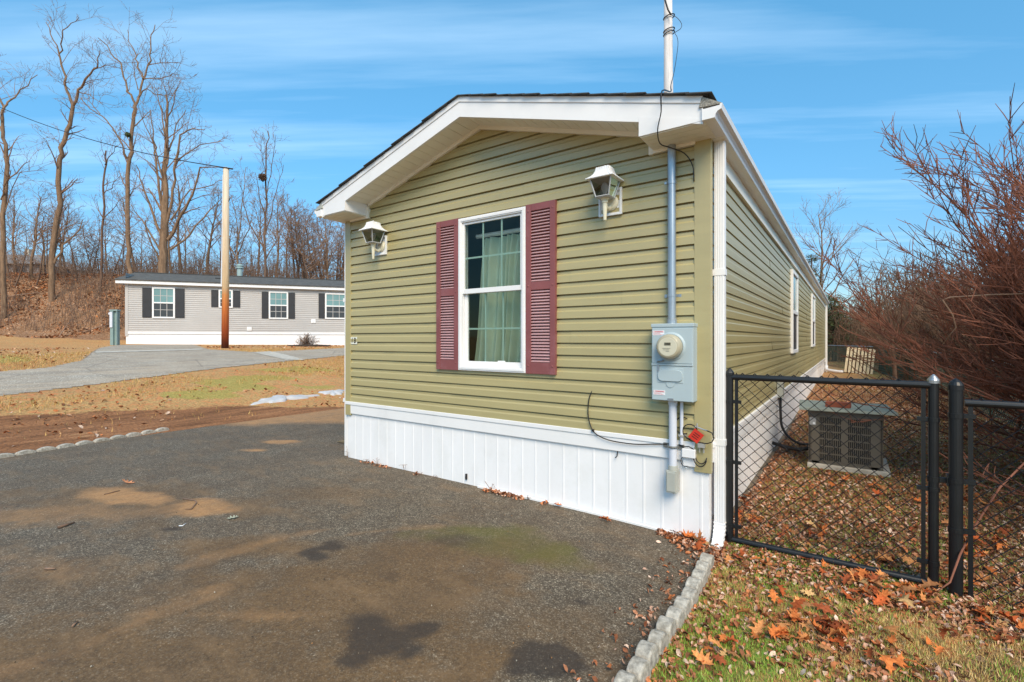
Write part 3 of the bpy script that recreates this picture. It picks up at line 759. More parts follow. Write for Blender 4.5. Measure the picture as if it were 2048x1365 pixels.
mb = MB(); mb.tube([(-1.135, by-.012, 1.262), (-1.12, by-.02, 1.268), (-1.10, by-.018, 1.268), (-1.088, by-.012, 1.272)], .006, 6); mb.box(-1.135, -1.122, by-.014, by-.006, 1.19, 1.245)
mb.build('latch', M['galv'], T)
mb = MB(); mb.box(-1.062, -1.022, by-.012, by, .985, 1.003); mb.build('lock_tab', M['galv'], T)
M['stick'] = mat('sticker_pink', C(226,206,208), .5, .03, 20); M['stickw'] = mat('sticker_pale', C(232,234,236), .5, .02, 20); M['rtxt'] = mat('red_print', C(200,90,96), .5, .05, 20)
for sx, sz in ((-1.172, 1.452), (-1.166, 1.022)):
    mb = MB(); mb.box(sx, sx+.085, by-.0095, by-.0075, sz, sz+.034); st = mb.build('sticker', M['stickw'], T)
    mb = MB(); mb.box(sx+.001, sx+.084, by-.0103, by-.0094, sz+.019, sz+.033)
    mb.build('sticker_band', M['stick'], st)
    text_mesh('warning_text', 'WARNING', .0125, M['rtxt'], st, (sx+.046, by-.0106, sz+.026))
    mb = MB()
    for k in range(3): mb.box(sx+.006, sx+.075-.01*k, by-.0101, by-.0096, sz+.004+.005*k, sz+.0055+.005*k)
    mb.build('sticker_print', M['rtxt'], st)
# conduits
T = thing('mast_conduit', 'galvanised steel conduit running up the green wall from the meter box to the eave', 'conduit', (-1.055, YF-.05, 1.53))
mb = MB(); mb.tube([(-1.057, YF-.053, 1.53), (-1.059, YF-.053, 2.838)], .030, 20); mb.build('pipe', M['galv'], T, smooth=False)
mb = MB(); mb.lathe((-1.057, YF-.053, 1.528), [(.046,0),(.046,.008),(.036,.012),(.036,.04),(.031,.045)], 18); mb.build('hub_fitting', M['galv'], T)
for z in (1.742, 2.56):
    mb = MB(); mb.lathe((-1.058, YF-.053, z), [(.033, -.01), (.033, .01)], 20)
    if z < 2: mb.box(-1.058-.06, -1.058+.06, YF-.024, YF-.018, z-.01, z+.01); mb.box(-1.118, -1.10, YF-.03, YF-.017, z-.012, z+.012)
    else: mb.box(-1.10, -1.085, YF-.09, YF-.075, z-.012, z+.004)
    mb.build('pipe_clamp', M['galv'], T)
T = thing('lower_conduit', 'thick pale grey plastic conduit below the meter box ending in a conduit body', 'conduit', (-1.046, YF-.055, .31))
mb = MB(); mb.tube([(-1.050, YF-.055, .49), (-1.050, YF-.055, .984)], .028, 18); mb.lathe((-1.050, YF-.055, .945), [(.031,0),(.033,.01),(.033,.04)], 18); mb.build('pipe', M['pvc'], T)
mb = MB(); mb.box(-1.090, -1.014, YF-.092, YF-.012, .315, .475); mb.lathe((-1.05, YF-.055, .46), [(.034,0),(.036,.02),(.032,.05)], 16); mb.box(-1.084, -1.02, YF-.097, YF-.09, .325, .465); mb.build('conduit_body', M['boxgrey'], T, bevel=.012)
mb = MB(); mb.tube([(-1.05+.034*math.cos(rad(a)), YF-.055-.034*abs(math.sin(rad(a))), .645) for a in range(180, 361, 20)], .008, 6); mb.box(-1.125, -1.082, YF-.036, YF-.028, .628, .662); mb.box(-1.018, -.975, YF-.036, YF-.028, .628, .662); mb.build('strap', mat('dark_grey_strap', C(112,112,108), .5, .05, 9), T)
T = thing('thin_conduit', 'thin pale grey conduit between the meter box and the white cable box', 'conduit', (-.99, YF-.04, .68))
mb = MB(); mb.tube([(-.990, YF-.045, .665), (-.990, YF-.045, .984)], .012, 12); mb.build('pipe', M['pvc'], T)
mb = MB(); mb.lathe((-.99, YF-.045, .72), [(.016, 0), (.022, .004), (.022, .012), (.016, .016)], 10); mb.box(-1.02, -.96, YF-.03, YF-.02, .722, .736); mb.build('clamp', M['metalw'], T)
# cable junction
T = thing('cable_box', 'small white cable box with coiled black wires on the skirting trim', 'junction box', (-.95, YF-.04, .62))
mb = MB(); mb.box(-.985, -.893, YF-.062, YF-.022, .578, .640); mb.build('cover', M['white'], T, bevel=.004)
mb = MB(); mb.box(-.985, -.90, YF-.030, YF-.008, .510, .572); mb.build('base_plate', M['skirt'], T, bevel=.003)
def arc(cx_, cz_, r, a0, a1, y, sx=1, n=14, dy=0): return [(cx_+r*sx*math.cos(rad(a0+(a1-a0)*i/n)), y+dy*i/n, cz_+r*math.sin(rad(a0+(a1-a0)*i/n))) for i in range(n+1)]
mb = MB(); yc = YF-.05
mb.tube(arc(-.965, .545, .036, 100, 300, YF-.04, .9), .0025, 6)
mb.tube(arc(-.862, .60, .075, 150, 340, yc, .62), .0038, 6); mb.tube(arc(-.858, .60, .055, 160, 350, yc+.01, .7), .0038, 6)
mb.tube(arc(-.93, .765, .052, 20, 330, yc, 1.0), .0042, 6); mb.tube(arc(-.985, .80, .06, 60, 300, yc+.02, 1.0), .0042, 6)
mb.tube([(-1.02, YF-.03, .655), (-.98, YF-.045, .650), (-.94, YF-.05, .658), (-.905, YF-.045, .64)], .004, 6)
mb.tube([(-.96, yc, .718), (-.92, yc, .700), (-.86, yc, .695), (-.81, yc-.02, .698), (-.775, yc-.035, .715), (-.76, yc-.04, .745), (-.775, yc-.04, .780), (-.81, yc-.03, .79)], .004, 6)
mb.build('wires', M['cable'], T, smooth=True)
mb = MB(); mb.box(-.875, -.828, YF-.064, YF-.024, .662, .692)
for x in (-.866, -.838): mb.tube([(x, YF-.045, .662), (x, YF-.045, .625)], .005, 8)
mb.build('splitter', M['metalw'], T); mb = MB(); mb.tube([(-.895, yc, .805), (-.84, yc-.01, .792), (-.80, yc-.03, .788)], .0055, 8); mb.tube([(-.88, yc-.005, .80), (-.88, yc-.005, .83)], .006, 8)
mb.build('cable_connector', M['metalw'], T)
mb = MB(); mb.tube([(-.97, YF-.035, .505), (-.955, YF-.035, .495)], .006, 8); mb.build('ground_clamp', M['metalw'], T)
mb = MB(); mb.obox((-.885, yc-.018, .742), (.030, .004, -.022), (.0, .0015, .0), (.024, .0, .032)); rt = mb.build('red_tag', M['red'], T)
mb = MB()
for k in range(3): c0 = Vector((-.885, yc-.0205, .742))+Vector((.024,0,.032))*(k-1)*.4; mb.obox(c0, Vector((.018,.003,-.013)), (0,.0006,0), Vector((.024,0,.032))*.05)
mb.build('tag_print', M['ink'], rt)
T = MB(); T.tube(crom([(-1.706, YF-.018, 1.013), (-1.728, YF-.03, .95), (-1.738, YF-.034, .86), (-1.730, YF-.036, .77), (-1.69, YF-.04, .685), (-1.62, YF-.042, .645), (-1.52, YF-.042, .625), (-1.35, YF-.04, .622), (-1.2, YF-.038, .64), (-1.10, YF-.038, .653)]), .0045, 6)
T.lathe((-1.706, YF-.014, 1.015), [(.010, 0), (.008, .008)], 8, 'y'); T.box(-1.70, -1.683, YF-.05, YF-.032, .682, .70)
tag(T.build('wall_cable', M['cable'], smooth=True), 'thin black cable hanging from a hole and drooping along the white trim', 'cable')
T = MB(); T.tube([(-1.49, YF-.010, .57), (-1.492, YF-.018, .53), (-1.495, YF-.02, .505), (-1.51, YF-.02, .49)], .004, 6)
tag(T.build('cable_stub', M['cable']), 'short black cable stub poking from under the skirting trim', 'cable')

# ------------------------------------------------------------------ poles and overhead lines
pb = W(1338, 680, 17.4); bx, byy = pb[0], pb[1]
T = thing('utility_pole', 'tall pale wooden pole rising behind the roof of the green house', 'utility pole', (bx, byy, h(bx, byy)))
mb = MB(); mb.tube([(bx, byy, h(bx,byy)-.2), (bx-.01, byy, 8), (bx-.05, byy, 17.5)], [.205, .175, .125], 20); mb.build('shaft', M['palewood'], T, smooth=True)
for z in (10.15, 12.5, 12.62, 13.1):
    mb = MB(); zz = z; mb.tube([(bx+.19*math.cos(a), byy+.19*math.sin(a), zz+.05*math.cos(a-.8)) for a in np.linspace(0, 2*math.pi, 17)], .014 if z < 12 else .02, 6); mb.build('cable_wrap', M['cable'], T)
kp = lambda px, py, t: W(px, py, t)
mb = MB(); fr = Vector(W(1329, -10, 17.15)); q1 = Vector(W(1340, 30, 17.12))
mb.tube([W(1322, -60, 17.0), W(1330, 0, 17.1), W(1336, 20, 17.15), W(1342, 30, 17.1)], .03, 6)
SDP = [W(1342,30,17.1), W(1354,36,17.0), W(1363,48,17.0), W(1361,58,17.0), W(1350,66,17.1), W(1354,74,17.1), W(1356,88,17.0), W(1353,115,16.0), W(1348,145,13), W(1342,170,9), W(1342, 183, 5.0), (-1.03, 3.22, 3.092), (-1.035, 3.215, 2.95), (-1.06, 3.22, 2.84), (-1.07, 3.30, 2.775), (-1.03, 3.40, 2.77), (-.96, 3.50, 2.745), (-.915, 3.545, 2.66), (-.908, YF-.03, 2.55)]
SDR = [.010]*8+[.009,.008,.006,.005]+[.004]*7
mb.tube(crom(SDP, 4), [SDR[min(len(SDR)-1, i//4)] for i in range(4*(len(SDP)-1)+1)], 6)
tag(mb.build('service_drop_cable', M['cable'], smooth=True), 'black cable from the tall pale pole over the roof edge to the corner post', 'cable')

q = gp(450, 697); bx, byy = q[0], q[1]; tq = bx*FW[0]+byy*FW[1]
T = thing('utility_pole', 'short weathered wooden pole with reddish brown base in front of the grey house', 'utility pole', (bx, byy, q[2]))
ztop = EYE+(680-336)/961*tq; rb = 6.7*tq/961
mb = MB(); mb.tube([(bx, byy, q[2]-.2), (bx+.03, byy+.02, (q[2]+ztop)/2), (bx+.05, byy+.02, ztop)], [rb, rb*.92, rb*.78], 20); mb.build('shaft', M['polewood'], T, smooth=True)
sx = (-RT[0]*rb, -RT[1]*rb)
mb = MB(); mb.tube([(bx+sx[0], byy+sx[1], q[2]+2.6), (bx+.05+sx[0]*.8, byy+.02+sx[1]*.8, ztop-.3)], .035, 8); mb.build('cable_guard', M['pvc'], T)
mb = MB(); mb.lathe((bx+.05, byy+.02, ztop-.06), [(rb*.86, 0), (rb*.86, .05)], 12); mb.build('pole_cap', M['cable'], T); mb = MB(); mb.tube([(bx+.05-RT[0]*.25, byy-RT[1]*.25, ztop+.02), (bx+.05+RT[0]*.3, byy+RT[1]*.3, ztop-.06)], .03, 6); mb.build('cable_bracket', M['cable'], T)
mb = MB(); mb.tube([(bx+.05+RT[0]*rb*a, byy+.02+RT[1]*rb*a-.0, ztop-1.35+.1*math.cos(a*5)) for a in (-1.2, -.6, 0, .6, 1.2)], .02, 5); mb.build('cable_wrap', M['cable'], T)
A = Vector((bx+.03, byy, ztop)); B = Vector(W(0, 215, 26)); B2 = Vector(W(-300, 100, 30))
mb = MB(); pts = [A+(B-A)*k+Vector((0,0,-1.1*4*k*(1-k)*.35)) for k in [i/16 for i in range(17)]]+[B2]; mb.tube(pts, .019, 6)
tag(mb.build('overhead_cable', M['cable'], smooth=True), 'thick black overhead cable from the short pole rising toward the upper left corner', 'cable')

# ------------------------------------------------------------------ far grey house
D0 = 23.0; p0 = W(252, 689, D0); ang = math.atan2(.815, .579)
zb0 = h(p0[0], p0[1])-.0
zb0 = 1.2
FH = thing('mobile_home', 'light grey mobile home with black shutters and dark roof across the road', 'mobile home', (p0[0], p0[1], zb0), ang)
def fs(px):
    r = (px-1024)/961; return (r*D0+.8033*D0)/(.943-.334*r)
def fz(px, py):
    s_ = fs(px); return EYE+(680-py)/961*(D0+.334*s_)-zb0
MF = WM[FH.name]
class LB(MB):
    def build(s, *a, **k):
        s.v = [tuple(MF @ Vector(p)) for p in s.v]; return MB.build(s, *a, **k)
LF, DF = 20.0, 4.3; ez = 2.93; zt = .60
mb = LB(); siding(mb, (0, 0), (1,0), (0,-1), LF, zt, ez, rs=9, seam=False); siding(mb, (0, DF), (0,-1), (-1,0), DF, zt, ez+.5, rs=4, seam=False)
mb.build('siding', M['taupe'], FH)
mb = LB(); 
def lowf(x, y):
    w = MF @ Vector((x, y, 0)); return h(w.x, w.y)-zb0-.1
skirt(mb, (0,0), (1,0), (0,-1), LF, .56, lowf, .3); skirt(mb, (0,DF), (0,-1), (-1,0), DF, .56, lowf, .3); mb.build('skirting', M['skirt'], FH)
mb = LB(); mb.box(-.02, LF, -.03, -.001, .50, .62); mb.box(-.03, -.001, 0, DF, .50, .62); mb.box(-.03, .09, -.028, .09, .40, ez); mb.build('corner_trim', M['taupe'], FH)
mb = LB(); mb.box(.09, LF, -.034, -.003, .50, .62); mb.build('skirting_trim', M['white'], FH)
mb = LB(); mb.box(-.34, LF+.3, -.20, -.02, ez-.02, ez+.0); mb.box(-.34, LF+.3, -.22, -.185, ez-.03, ez+.15); mb.box(-.34, -.31, -.2, DF+.2, ez-.03, ez+.15); mb.build('fascia', M['white'], FH)
rp = .62
mb = LB(); mb.prism([(-.36, -.26, ez+.15), (-.36, DF/2, ez+.15+rp), (-.36, DF+.26, ez+.15), (-.36, DF+.26, ez+.12), (-.36, DF/2, ez+.12+rp), (-.36, -.26, ez+.12)], (LF+.7, 0, 0))
for i in range(12):
    a = -.27+i*(DF/2+.27)/12; z = ez+.152+i*rp/12; mb.prism([(-.37, a, z+.012), (-.37, a+.2, z+.012+rp/12), (-.37, a+.2, z+rp/12-.01), (-.37, a, z-.01)], (LF+.72, 0, 0))
rf = mb.build('roof', M['gshing'], FH)
mb = LB(); mb.prism([(-.0, 0, ez), (0, DF/2, ez+rp), (0, DF, ez)], (.05, 0, 0)); mb.box(-.36, LF+.3, DF/2-.12, DF/2+.12, ez+.145+rp, ez+.18+rp); mb.build('ridge_cap', M['roofs'], rf)
sv = fs(462); mb = LB(); mb.lathe((sv, DF/2+.1, ez+.5), [(.14, 0), (.14, .72), (.2, .74), (.2, .8), (.12, .84), (.18, .86), (.18, .93), (.08, .98)], 14); mb.build('flue', mat('flue_metal', C(150,172,172), .5, .05, 5), rf)
sv = fs(428); mb = LB(); mb.box(sv-.14, sv+.14, .9, 1.2, ez+.38, ez+.52); mb.build('roof_vent', M['black'], rf)
def far_window(a, b, zl, zh, sh, m_up):
    mb = LB(); w = .07
    for q in ((a, a+w, zl, zh), (b-w, b, zl, zh), (a+w, b-w, zl, zl+w), (a+w, b-w, zh-w, zh), (a+w, b-w, (zl+zh)/2-.03, (zl+zh)/2+.03)): mb.box(q[0], q[1], -.06, -.012, q[2], q[3])
    wd = mb.build('window', M['white'], FH)
    mid = (zl+zh)/2
    for lo_, hi_, m_ in ((zl+w, mid, M['screen']), (mid, zh-w, m_up)):
        mb = LB(); mb.box(a+w, b-w, -.034, -.02, lo_, hi_); mb.build('pane', m_, wd)
        mb = LB()
        for k in (1, 2): x = a+w+(b-a-2*w)*k/3; mb.box(x-.012, x+.012, -.040, -.0342, lo_, hi_)
        mb.box(a+w, b-w, -.0402, -.0342, (lo_+hi_)/2-.012, (lo_+hi_)/2+.012); mb.build('muntins', M['taupe'], wd)
    for (p, q) in ((a-sh-.02, a-.02), (b+.02, b+sh+.02)):
        mb = LB(); mb.box(p, q, -.05, -.014, zl+.03, zh-.03); mb.box(p+.04, q-.04, -.056, -.05, zl+.08, mid-.03); mb.box(p+.04, q-.04, -.056, -.05, mid+.03, zh-.08); mb.build('shutter', M['shut'], FH)
a, b = fs(305), fs(350.5); far_window(a, b, fz(328,637), fz(328,575.5), .38, M['tealglass'])
a, b = fs(438), fs(466); far_window(a, b, fz(450,616), fz(450,580), .31, M['tealglass'])
a, b = fs(538), fs(576.5); far_window(a, b, fz(557,638.5), fz(557,584), .31, M['tealglass'])
a, b = fs(650.5), fs(694); far_window(a, b, fz(665,638.5), fz(665,587), .31, M['tealglass'])
for px, py in ((499, 658), (627, 643)):
    s_ = fs(px); z = fz(px, py); mb = LB(); mb.box(s_-.11, s_+.11, -.05, -.012, z-.1, z+.1); mb.box(s_-.04, s_+.04, -.07, -.05, z-.04, z+.04); mb.build('outlet_box', M['white'], FH)

# pedestal beside the far house
q = gp(230, 690.5); tq = 21.0; q = W(230, 690.5, tq); qz = h(q[0], q[1])
T = thing('utility_pedestal', 'tall narrow grey green metal utility pedestal beside the grey house', 'utility pedestal', (q[0], q[1], qz), ang*0+YAW)
Mp = WM[T.name]
class PB(MB):
    def build(s, *a, **k):
        s.v = [tuple(Mp @ Vector(p)) for p in s.v]; return MB.build(s, *a, **k)
M['ped'] = mat('pedestal_paint', C(132,154,152), .5, .08, 3)
mb = PB(); mb.box(-.15, -.02, -.08, .08, -.05, 1.5); mb.box(-.02, .14, .0, .09, -.05, 1.5); mb.box(.12, .14, -.08, .08, -.05, 1.5); mb.build('housing', M['ped'], T)
mb = PB(); mb.box(-.17, .17, -.10, .10, 1.5, 1.56); mb.build('top_cap', M['ped'], T)
mb = PB(); mb.box(-.14, -.03, -.12, -.08, .78, 1.45); mb.lathe((-.19, -.03, 1.38), [(.05,-.04),(.05,.04)], 10, 'y'); mb.build('meter_cover', M['pvc'], T)

# distant house on top of the bank
q = W(64, 520, 44); hx, hy = q[0], q[1]; hz = h(hx, hy)
T = thing('house', 'blurred grey house with a sloping roof on top of the leafy bank', 'house', (hx, hy, hz), YAW)
Mp = WM[T.name]
mb = PB(); mb.box(-3.4, 2.6, -2, 4, -.5, 1.4); mb.build('wall', mat('grey_house_wall', C(150,142,140), .7, .06, 2), T)
mb = PB(); mb.prism([(-3.8, -2.3, 1.4), (-3.8, 1, 2.6), (-3.8, 4.3, 1.4)], (0,0,0)) if 0 else None
mb.hexa([(-3.8,-2.4,1.4),(3.0,-2.4,1.4),(3.0,4.4,1.4),(-3.8,4.4,1.4),(-2.6,.6,2.7),(.2,.6,2.7),(.2,1.4,2.7),(-2.6,1.4,2.7)])
rf = mb.build('roof', mat('grey_house_roof', C(128,124,122), .9, .1, 4), T)
mb = PB(); mb.box(-1.6, -1.2, .9, 1.3, 2.5, 3.3); mb.build('chimney', M['conc'], rf)
for a_ in (-1.5, .6): mb = PB(); mb.box(a_, a_+.85, -2.04, -2.0, .2, 1.1); mb.build('window', M['screen'], T)

# ------------------------------------------------------------------ chain link
def chainlink(mb, A, B, z0f, z1f, pitch=.078, r=.0033, k=4, knuckle=.5):
    A = Vector((*A, 0)); B = Vector((*B, 0)); L = (B-A).length; u = (B-A)/L; nn = Vector((-u.y, u.x, 0))
    n = int(L/pitch)
    for i in range(n+1):
        s0 = i*pitch
        z0 = z0f(s0); z1 = z1f(s0); m = max(2, int(round((z1-z0)/(pitch/2)))); dz = (z1-z0)/m; pts = []
        for j in range(m+1):
            s = s0+(pitch/2+.0006 if j % 2 else -.0006)
            s = min(max(s, 0), L)
            p = A+u*s+nn*(r*.9 if j % 2 else -r*.9); pts.append((p.x, p.y, z0+dz*j))
        mb.tube(pts, r, k, cap=False)
        # second strand mirrored, closes the diamonds
        pts2 = []
        for j in range(m+1):
            s = s0-(pitch/2+.0006 if j % 2 else -.0006); s = min(max(s, 0), L)
            p = A+u*s+nn*(-r*.9 if j % 2 else r*.9); pts2.append((p.x, p.y, z0+dz*j))
        mb.tube(pts2, r, k, cap=False)
GY = 3.70; gl, gr_, gb, gt = -.70, .40, .0, 1.155
GT = thing('chain_link_gate', 'black chain link gate hung at the corner of the green house', 'gate', (gl, GY, 0))
mb = MB(); R_ = .0245
mb.tube([(gl, GY, gb-.02), (gl, GY, gt+.015)], R_, 16); mb.tube([(gr_, GY, gb-.02), (gr_, GY, gt+.015)], R_, 16)
mb.tube([(gl, GY, gb), (gr_, GY, gb)], .021, 14); mb.tube([(gl, GY, gt), (gr_, GY, gt)], .021, 14); mb.build('frame', M['black'], GT, smooth=False)
for x, m_ in ((gl, M['black']), (gr_, M['capm'])):
    mb = MB(); mb.lathe((x, GY, gt+.012), [(.030, 0), (.030, .018), (.026, .026), (.014, .042), (.004, .052)], 16); mb.build('post_cap', m_, GT)
for x in (gl+.045, gr_-.045):
    mb = MB(); mb.box(x-.010, x+.010, GY-.008, GY+.008, gb+.01, gt-.02); mb.build('tension_bar', M['black'], GT)
for x, sgn in ((gl, 1), (gr_, -1)):
    for z in ((.10, .55, .98) if sgn > 0 else (.12, .55, .955)):
        mb = MB(); mb.lathe((x, GY, z-.012), [(.029, 0), (.029, .024)], 14); mb.box(min(x, x+sgn*.075), max(x, x+sgn*.075), GY-.012, GY+.012, z-.011, z+.011)
        mb.build('brace_band', M['black'], GT)
for z in (1.0, .15):
    mb = MB(); mb.box(gl-.058, gl-.02, GY-.012, GY+.012, z-.006, z+.026); mb.box(gl-.078, gl-.05, GY-.014, GY+.014, z-.034, z+.022); mb.box(gl-.115, gl-.07, GY-.006, GY+.02, z-.034, z-.012); mb.build('hinge', M['black'], GT)
mb = MB(); mb.box(gr_, gr_+.095, GY-.012, GY+.012, .598, .625); mb.box(gr_+.055, gr_+.075, GY-.03, GY+.012, .585, .65); mb.lathe((gr_, GY, .595), [(.029, 0), (.029, .03)], 14); mb.build('latch', M['black'], GT)
mb = MB(); chainlink(mb, (gl+.045, GY), (gr_-.045, GY), lambda s: gb-.01, lambda s: gt+.03); mb.build('mesh', M['black'], GT, fix=False)
# curled loose wire ends on the rail
for x, dx, hh in ((-.30, .10, .035), (-.42, .05, .02), (-.02, .12, .05), (.13, .14, .04), (-.12, .08, .03)):
    mb = MB(); mb.tube([(x, GY, gt+.01), (x+dx*.25, GY-.01, gt+hh+.02), (x+dx*.6, GY+.01, gt+hh), (x+dx, GY, gt+.005)], .0018, 5); mb.build('loose_wire_end', M['black'], GT, fix=False)
FT = thing('chain_link_fence', 'black chain link fence section with thick end post at the right edge', 'fence', (.494, 3.68, 0))
fy_ = 3.68
mb = MB(); mb.tube([(.494, fy_, -.15), (.494, fy_, 1.14)], .0315, 18); mb.build('post', M['black'], FT)
mb = MB(); mb.lathe((.494, fy_, 1.135), [(.036, 0), (.036, .028), (.028, .045), (.014, .058), (.004, .066)], 16); mb.build('post_cap', M['black'], FT)
mb = MB(); mb.tube([(2.3, fy_, -.2), (2.3, fy_, 1.14)], .0315, 14); mb.build('post', M['black'], FT)
mb = MB(); mb.tube([(.53, fy_, 1.065), (2.3, fy_, 1.065)], .021, 14); mb.build('rail', M['black'], FT)
mb = MB(); mb.box(.545, .565, fy_-.008, fy_+.008, -.02, 1.07); mb.build('tension_bar', M['black'], FT)
for z in (.34, .62, .99): mb = MB(); mb.lathe((.494, fy_, z-.012), [(.036, 0), (.036, .026)], 14); mb.box(.494, .575, fy_-.013, fy_+.013, z-.011, z+.012); mb.build('brace_band', M['black'], FT)
mb = MB(); chainlink(mb, (.56, fy_), (2.28, fy_), lambda s: -.02, lambda s: 1.095); mb.build('mesh', M['black'], FT, fix=False)
BF = thing('boundary_fence', 'long weathered green chain link fence behind the yard and shrubs', 'fence', (2.2, 8, 0))
line = [(2.35, 3.75), (2.25, 9), (1.9, 15), (.95, 23.6), (-1.0, 28.6), (-5.5, 36)]
mb = MB(); mr = MB(); prev = None
for i in range(len(line)-1):
    A_, B_ = line[i], line[i+1]; L_ = math.dist(A_, B_)
    f0_ = lambda s, A_=A_, B_=B_, L_=L_: h(A_[0]+(B_[0]-A_[0])*s/L_, A_[1]+(B_[1]-A_[1])*s/L_)
    hh = 1.0
    chainlink(mb, A_, B_, f0_, lambda s: f0_(s)+hh, .09, .0065, 3)
    m_ = max(1, int(L_/2.8))
    for k in range(m_+1):
        x = A_[0]+(B_[0]-A_[0])*k/m_; y = A_[1]+(B_[1]-A_[1])*k/m_
        if k < m_ or i == len(line)-2:
            pm = MB(); pm.tube([(x, y, h(x,y)-.1), (x, y, h(x,y)+hh+.03)], .024, 8); pm.build('post', M['greenlink'], BF)
    mr.tube([(A_[0], A_[1], f0_(0)+hh), (B_[0], B_[1], f0_(L_)+hh)], .018, 8)
mb.build('mesh', M['greenlink'], BF, fix=False); mr.build('rail', M['wirelink'], BF)

# ------------------------------------------------------------------ air conditioner
ax0, ax1, ay0, ay1 = -.385, .295, 6.43, 7.10; az = h(0, 6.7)
tag(MB().build('x', None) if 0 else (lambda b: (b.box(ax0-.01, ax1+.06, ay0-.03, ay1+.06, az-.05, az+.05), b.build('concrete_slab', M['conc'], bevel=.01))[1])(MB()), 'thin concrete slab under the air conditioner', 'slab')
AC = thing('air_conditioner', 'grey brown outdoor air conditioner unit with slotted grilles behind the gate', 'air conditioner', ((ax0+ax1)/2, (ay0+ay1)/2, az))
a0 = az+.05; a1 = a0+.60
mb = MB(); mb.box(ax0+.012, ax1-.012, ay0+.012, ay1-.012, a0, a1-.03); mb.build('coil_core', M['acdark'], AC)
mb = MB(); P4 = .11
for x in (ax0, ax1):
    sx_ = 1 if x == ax0 else -1
    for y in (ay0, ay1):
        sy_ = 1 if y == ay0 else -1
        c3 = [(x+sx_*.03, y), (x+sx_*P4, y), (x+sx_*P4, y+sy_*.011), (x+sx_*.03, y+sy_*.011), (x+sx_*.011, y+sy_*.03), (x+sx_*.011, y+sy_*P4), (x, y+sy_*P4), (x, y+sy_*.03)]
        mb.prism([(p, q, a0) for p, q in (c3[0], c3[1], c3[2], c3[3])], (0,0,a1-a0)); mb.prism([(p, q, a0) for p, q in (c3[4], c3[5], c3[6], c3[7])], (0,0,a1-a0)); mb.prism([(p, q, a0) for p, q in (c3[0], c3[3], c3[4], c3[7])], (0,0,a1-a0))
mb.box(ax0-.004, ax1+.004, ay0-.004, ay1+.004, a1-.065, a1); mb.box(ax0, ax1, ay0, ay1, a0, a0+.03)
mb.build('cabinet', M['acgrey'], AC, bevel=.003)
mb = MB()
def grille(A_, u, nrm, L_):
    secs = [(P4-.005, L_/2-.03), (L_/2+.03, L_-P4+.005)]
    def bx(s0, s1, z0, z1, d0, d1):
        c = [(A_[0]+u[0]*s+nrm[0]*d, A_[1]+u[1]*s+nrm[1]*d) for s, d in ((s0,d0),(s1,d0),(s1,d1),(s0,d1))]
        mb.hexa([(x, y, z0) for x, y in c]+[(x, y, z1) for x, y in c])
    bx(L_/2-.03, L_/2+.03, a0+.03, a1-.065, -.010, .004)
    for s0, s1 in secs:
        nrow = 6; zz0, zz1 = a0+.035, a1-.07
        for i in range(nrow+1): z = zz0+(zz1-zz0)*i/nrow; bx(s0, s1, z-.006, z+.006, -.008, .002)
        nb = int((s1-s0)/.0165)
        for i in range(nb+1): s = s0+(s1-s0)*i/nb; bx(s-.0035, s+.0035, zz0, zz1, -.007, .001)
grille((ax0, ay0), (1,0), (0,-1), ax1-ax0); grille((ax0, ay0), (0,1), (-1,0), ay1-ay0); grille((ax1, ay0), (0,1), (1,0), ay1-ay0)
mb.build('grille', M['acgrey'], AC)
mb = MB(); mb.box(ax0+.012, ax0+.075, ay0-.003, ay0, a1-.17, a1-.085); lb = mb.build('label', mat('ac_label', C(160,160,160), .5, .02, 9), AC)
mb = MB(); mb.lathe((ax0+.055, ay0-.003, a1-.15), [(.012, 0), (.012, .001)], 12, 'y'); mb.lathe((ax0+.055, ay0-.0035, a1-.15), [(.006, 0), (.006, .0015)], 12, 'y'); mb.build('label_mark', M['stickw'], lb)
mb = MB(); mb.obox(((ax0+ax1)/2-.01, (ay0+ay1)/2, a1+.017), (.44, .03, 0), (-.03, .42, 0), (0, 0, .012)); tag(mb.build('board', M['board']), 'weathered grey green board lying on top of the air conditioner', 'board')
bc = Vector(((ax0+ax1)/2-.06, ay0+.16, a1+.029+.03))
mb = MB(); mb.obox(bc, (.115, -.012, 0), (.008, .05, 0), (0, 0, .029)); tag(mb.build('brick', M['brick'], bevel=.004), 'red brick weighing down the board on the air conditioner', 'brick')
T = thing('disconnect_box', 'small grey disconnect box with black hose on the side wall by the air conditioner', 'junction box', (XR+.03, 7.5, .78))
mb = MB(); mb.box(XR+.012, XR+.085, 7.35, 7.50, .64, .86); mb.build('box', M['boxgrey'], T, bevel=.006)
mb = MB(); mb.tube(crom([(XR+.05, 7.42, .64), (XR+.05, 7.42, .45), (XR+.07, 7.4, .25), (XR+.16, 7.35, .12), (XR+.3, 7.2, .08), (ax0, 7.0, .13)]), .016, 8)
mb.tube([(XR+.01, 6.95, .10), (XR+.15, 6.9, .075), (XR+.3, 6.85, .07), (ax0+.01, 6.8, .12)], .022, 8); mb.build('hose', M['cable'], T, smooth=True)
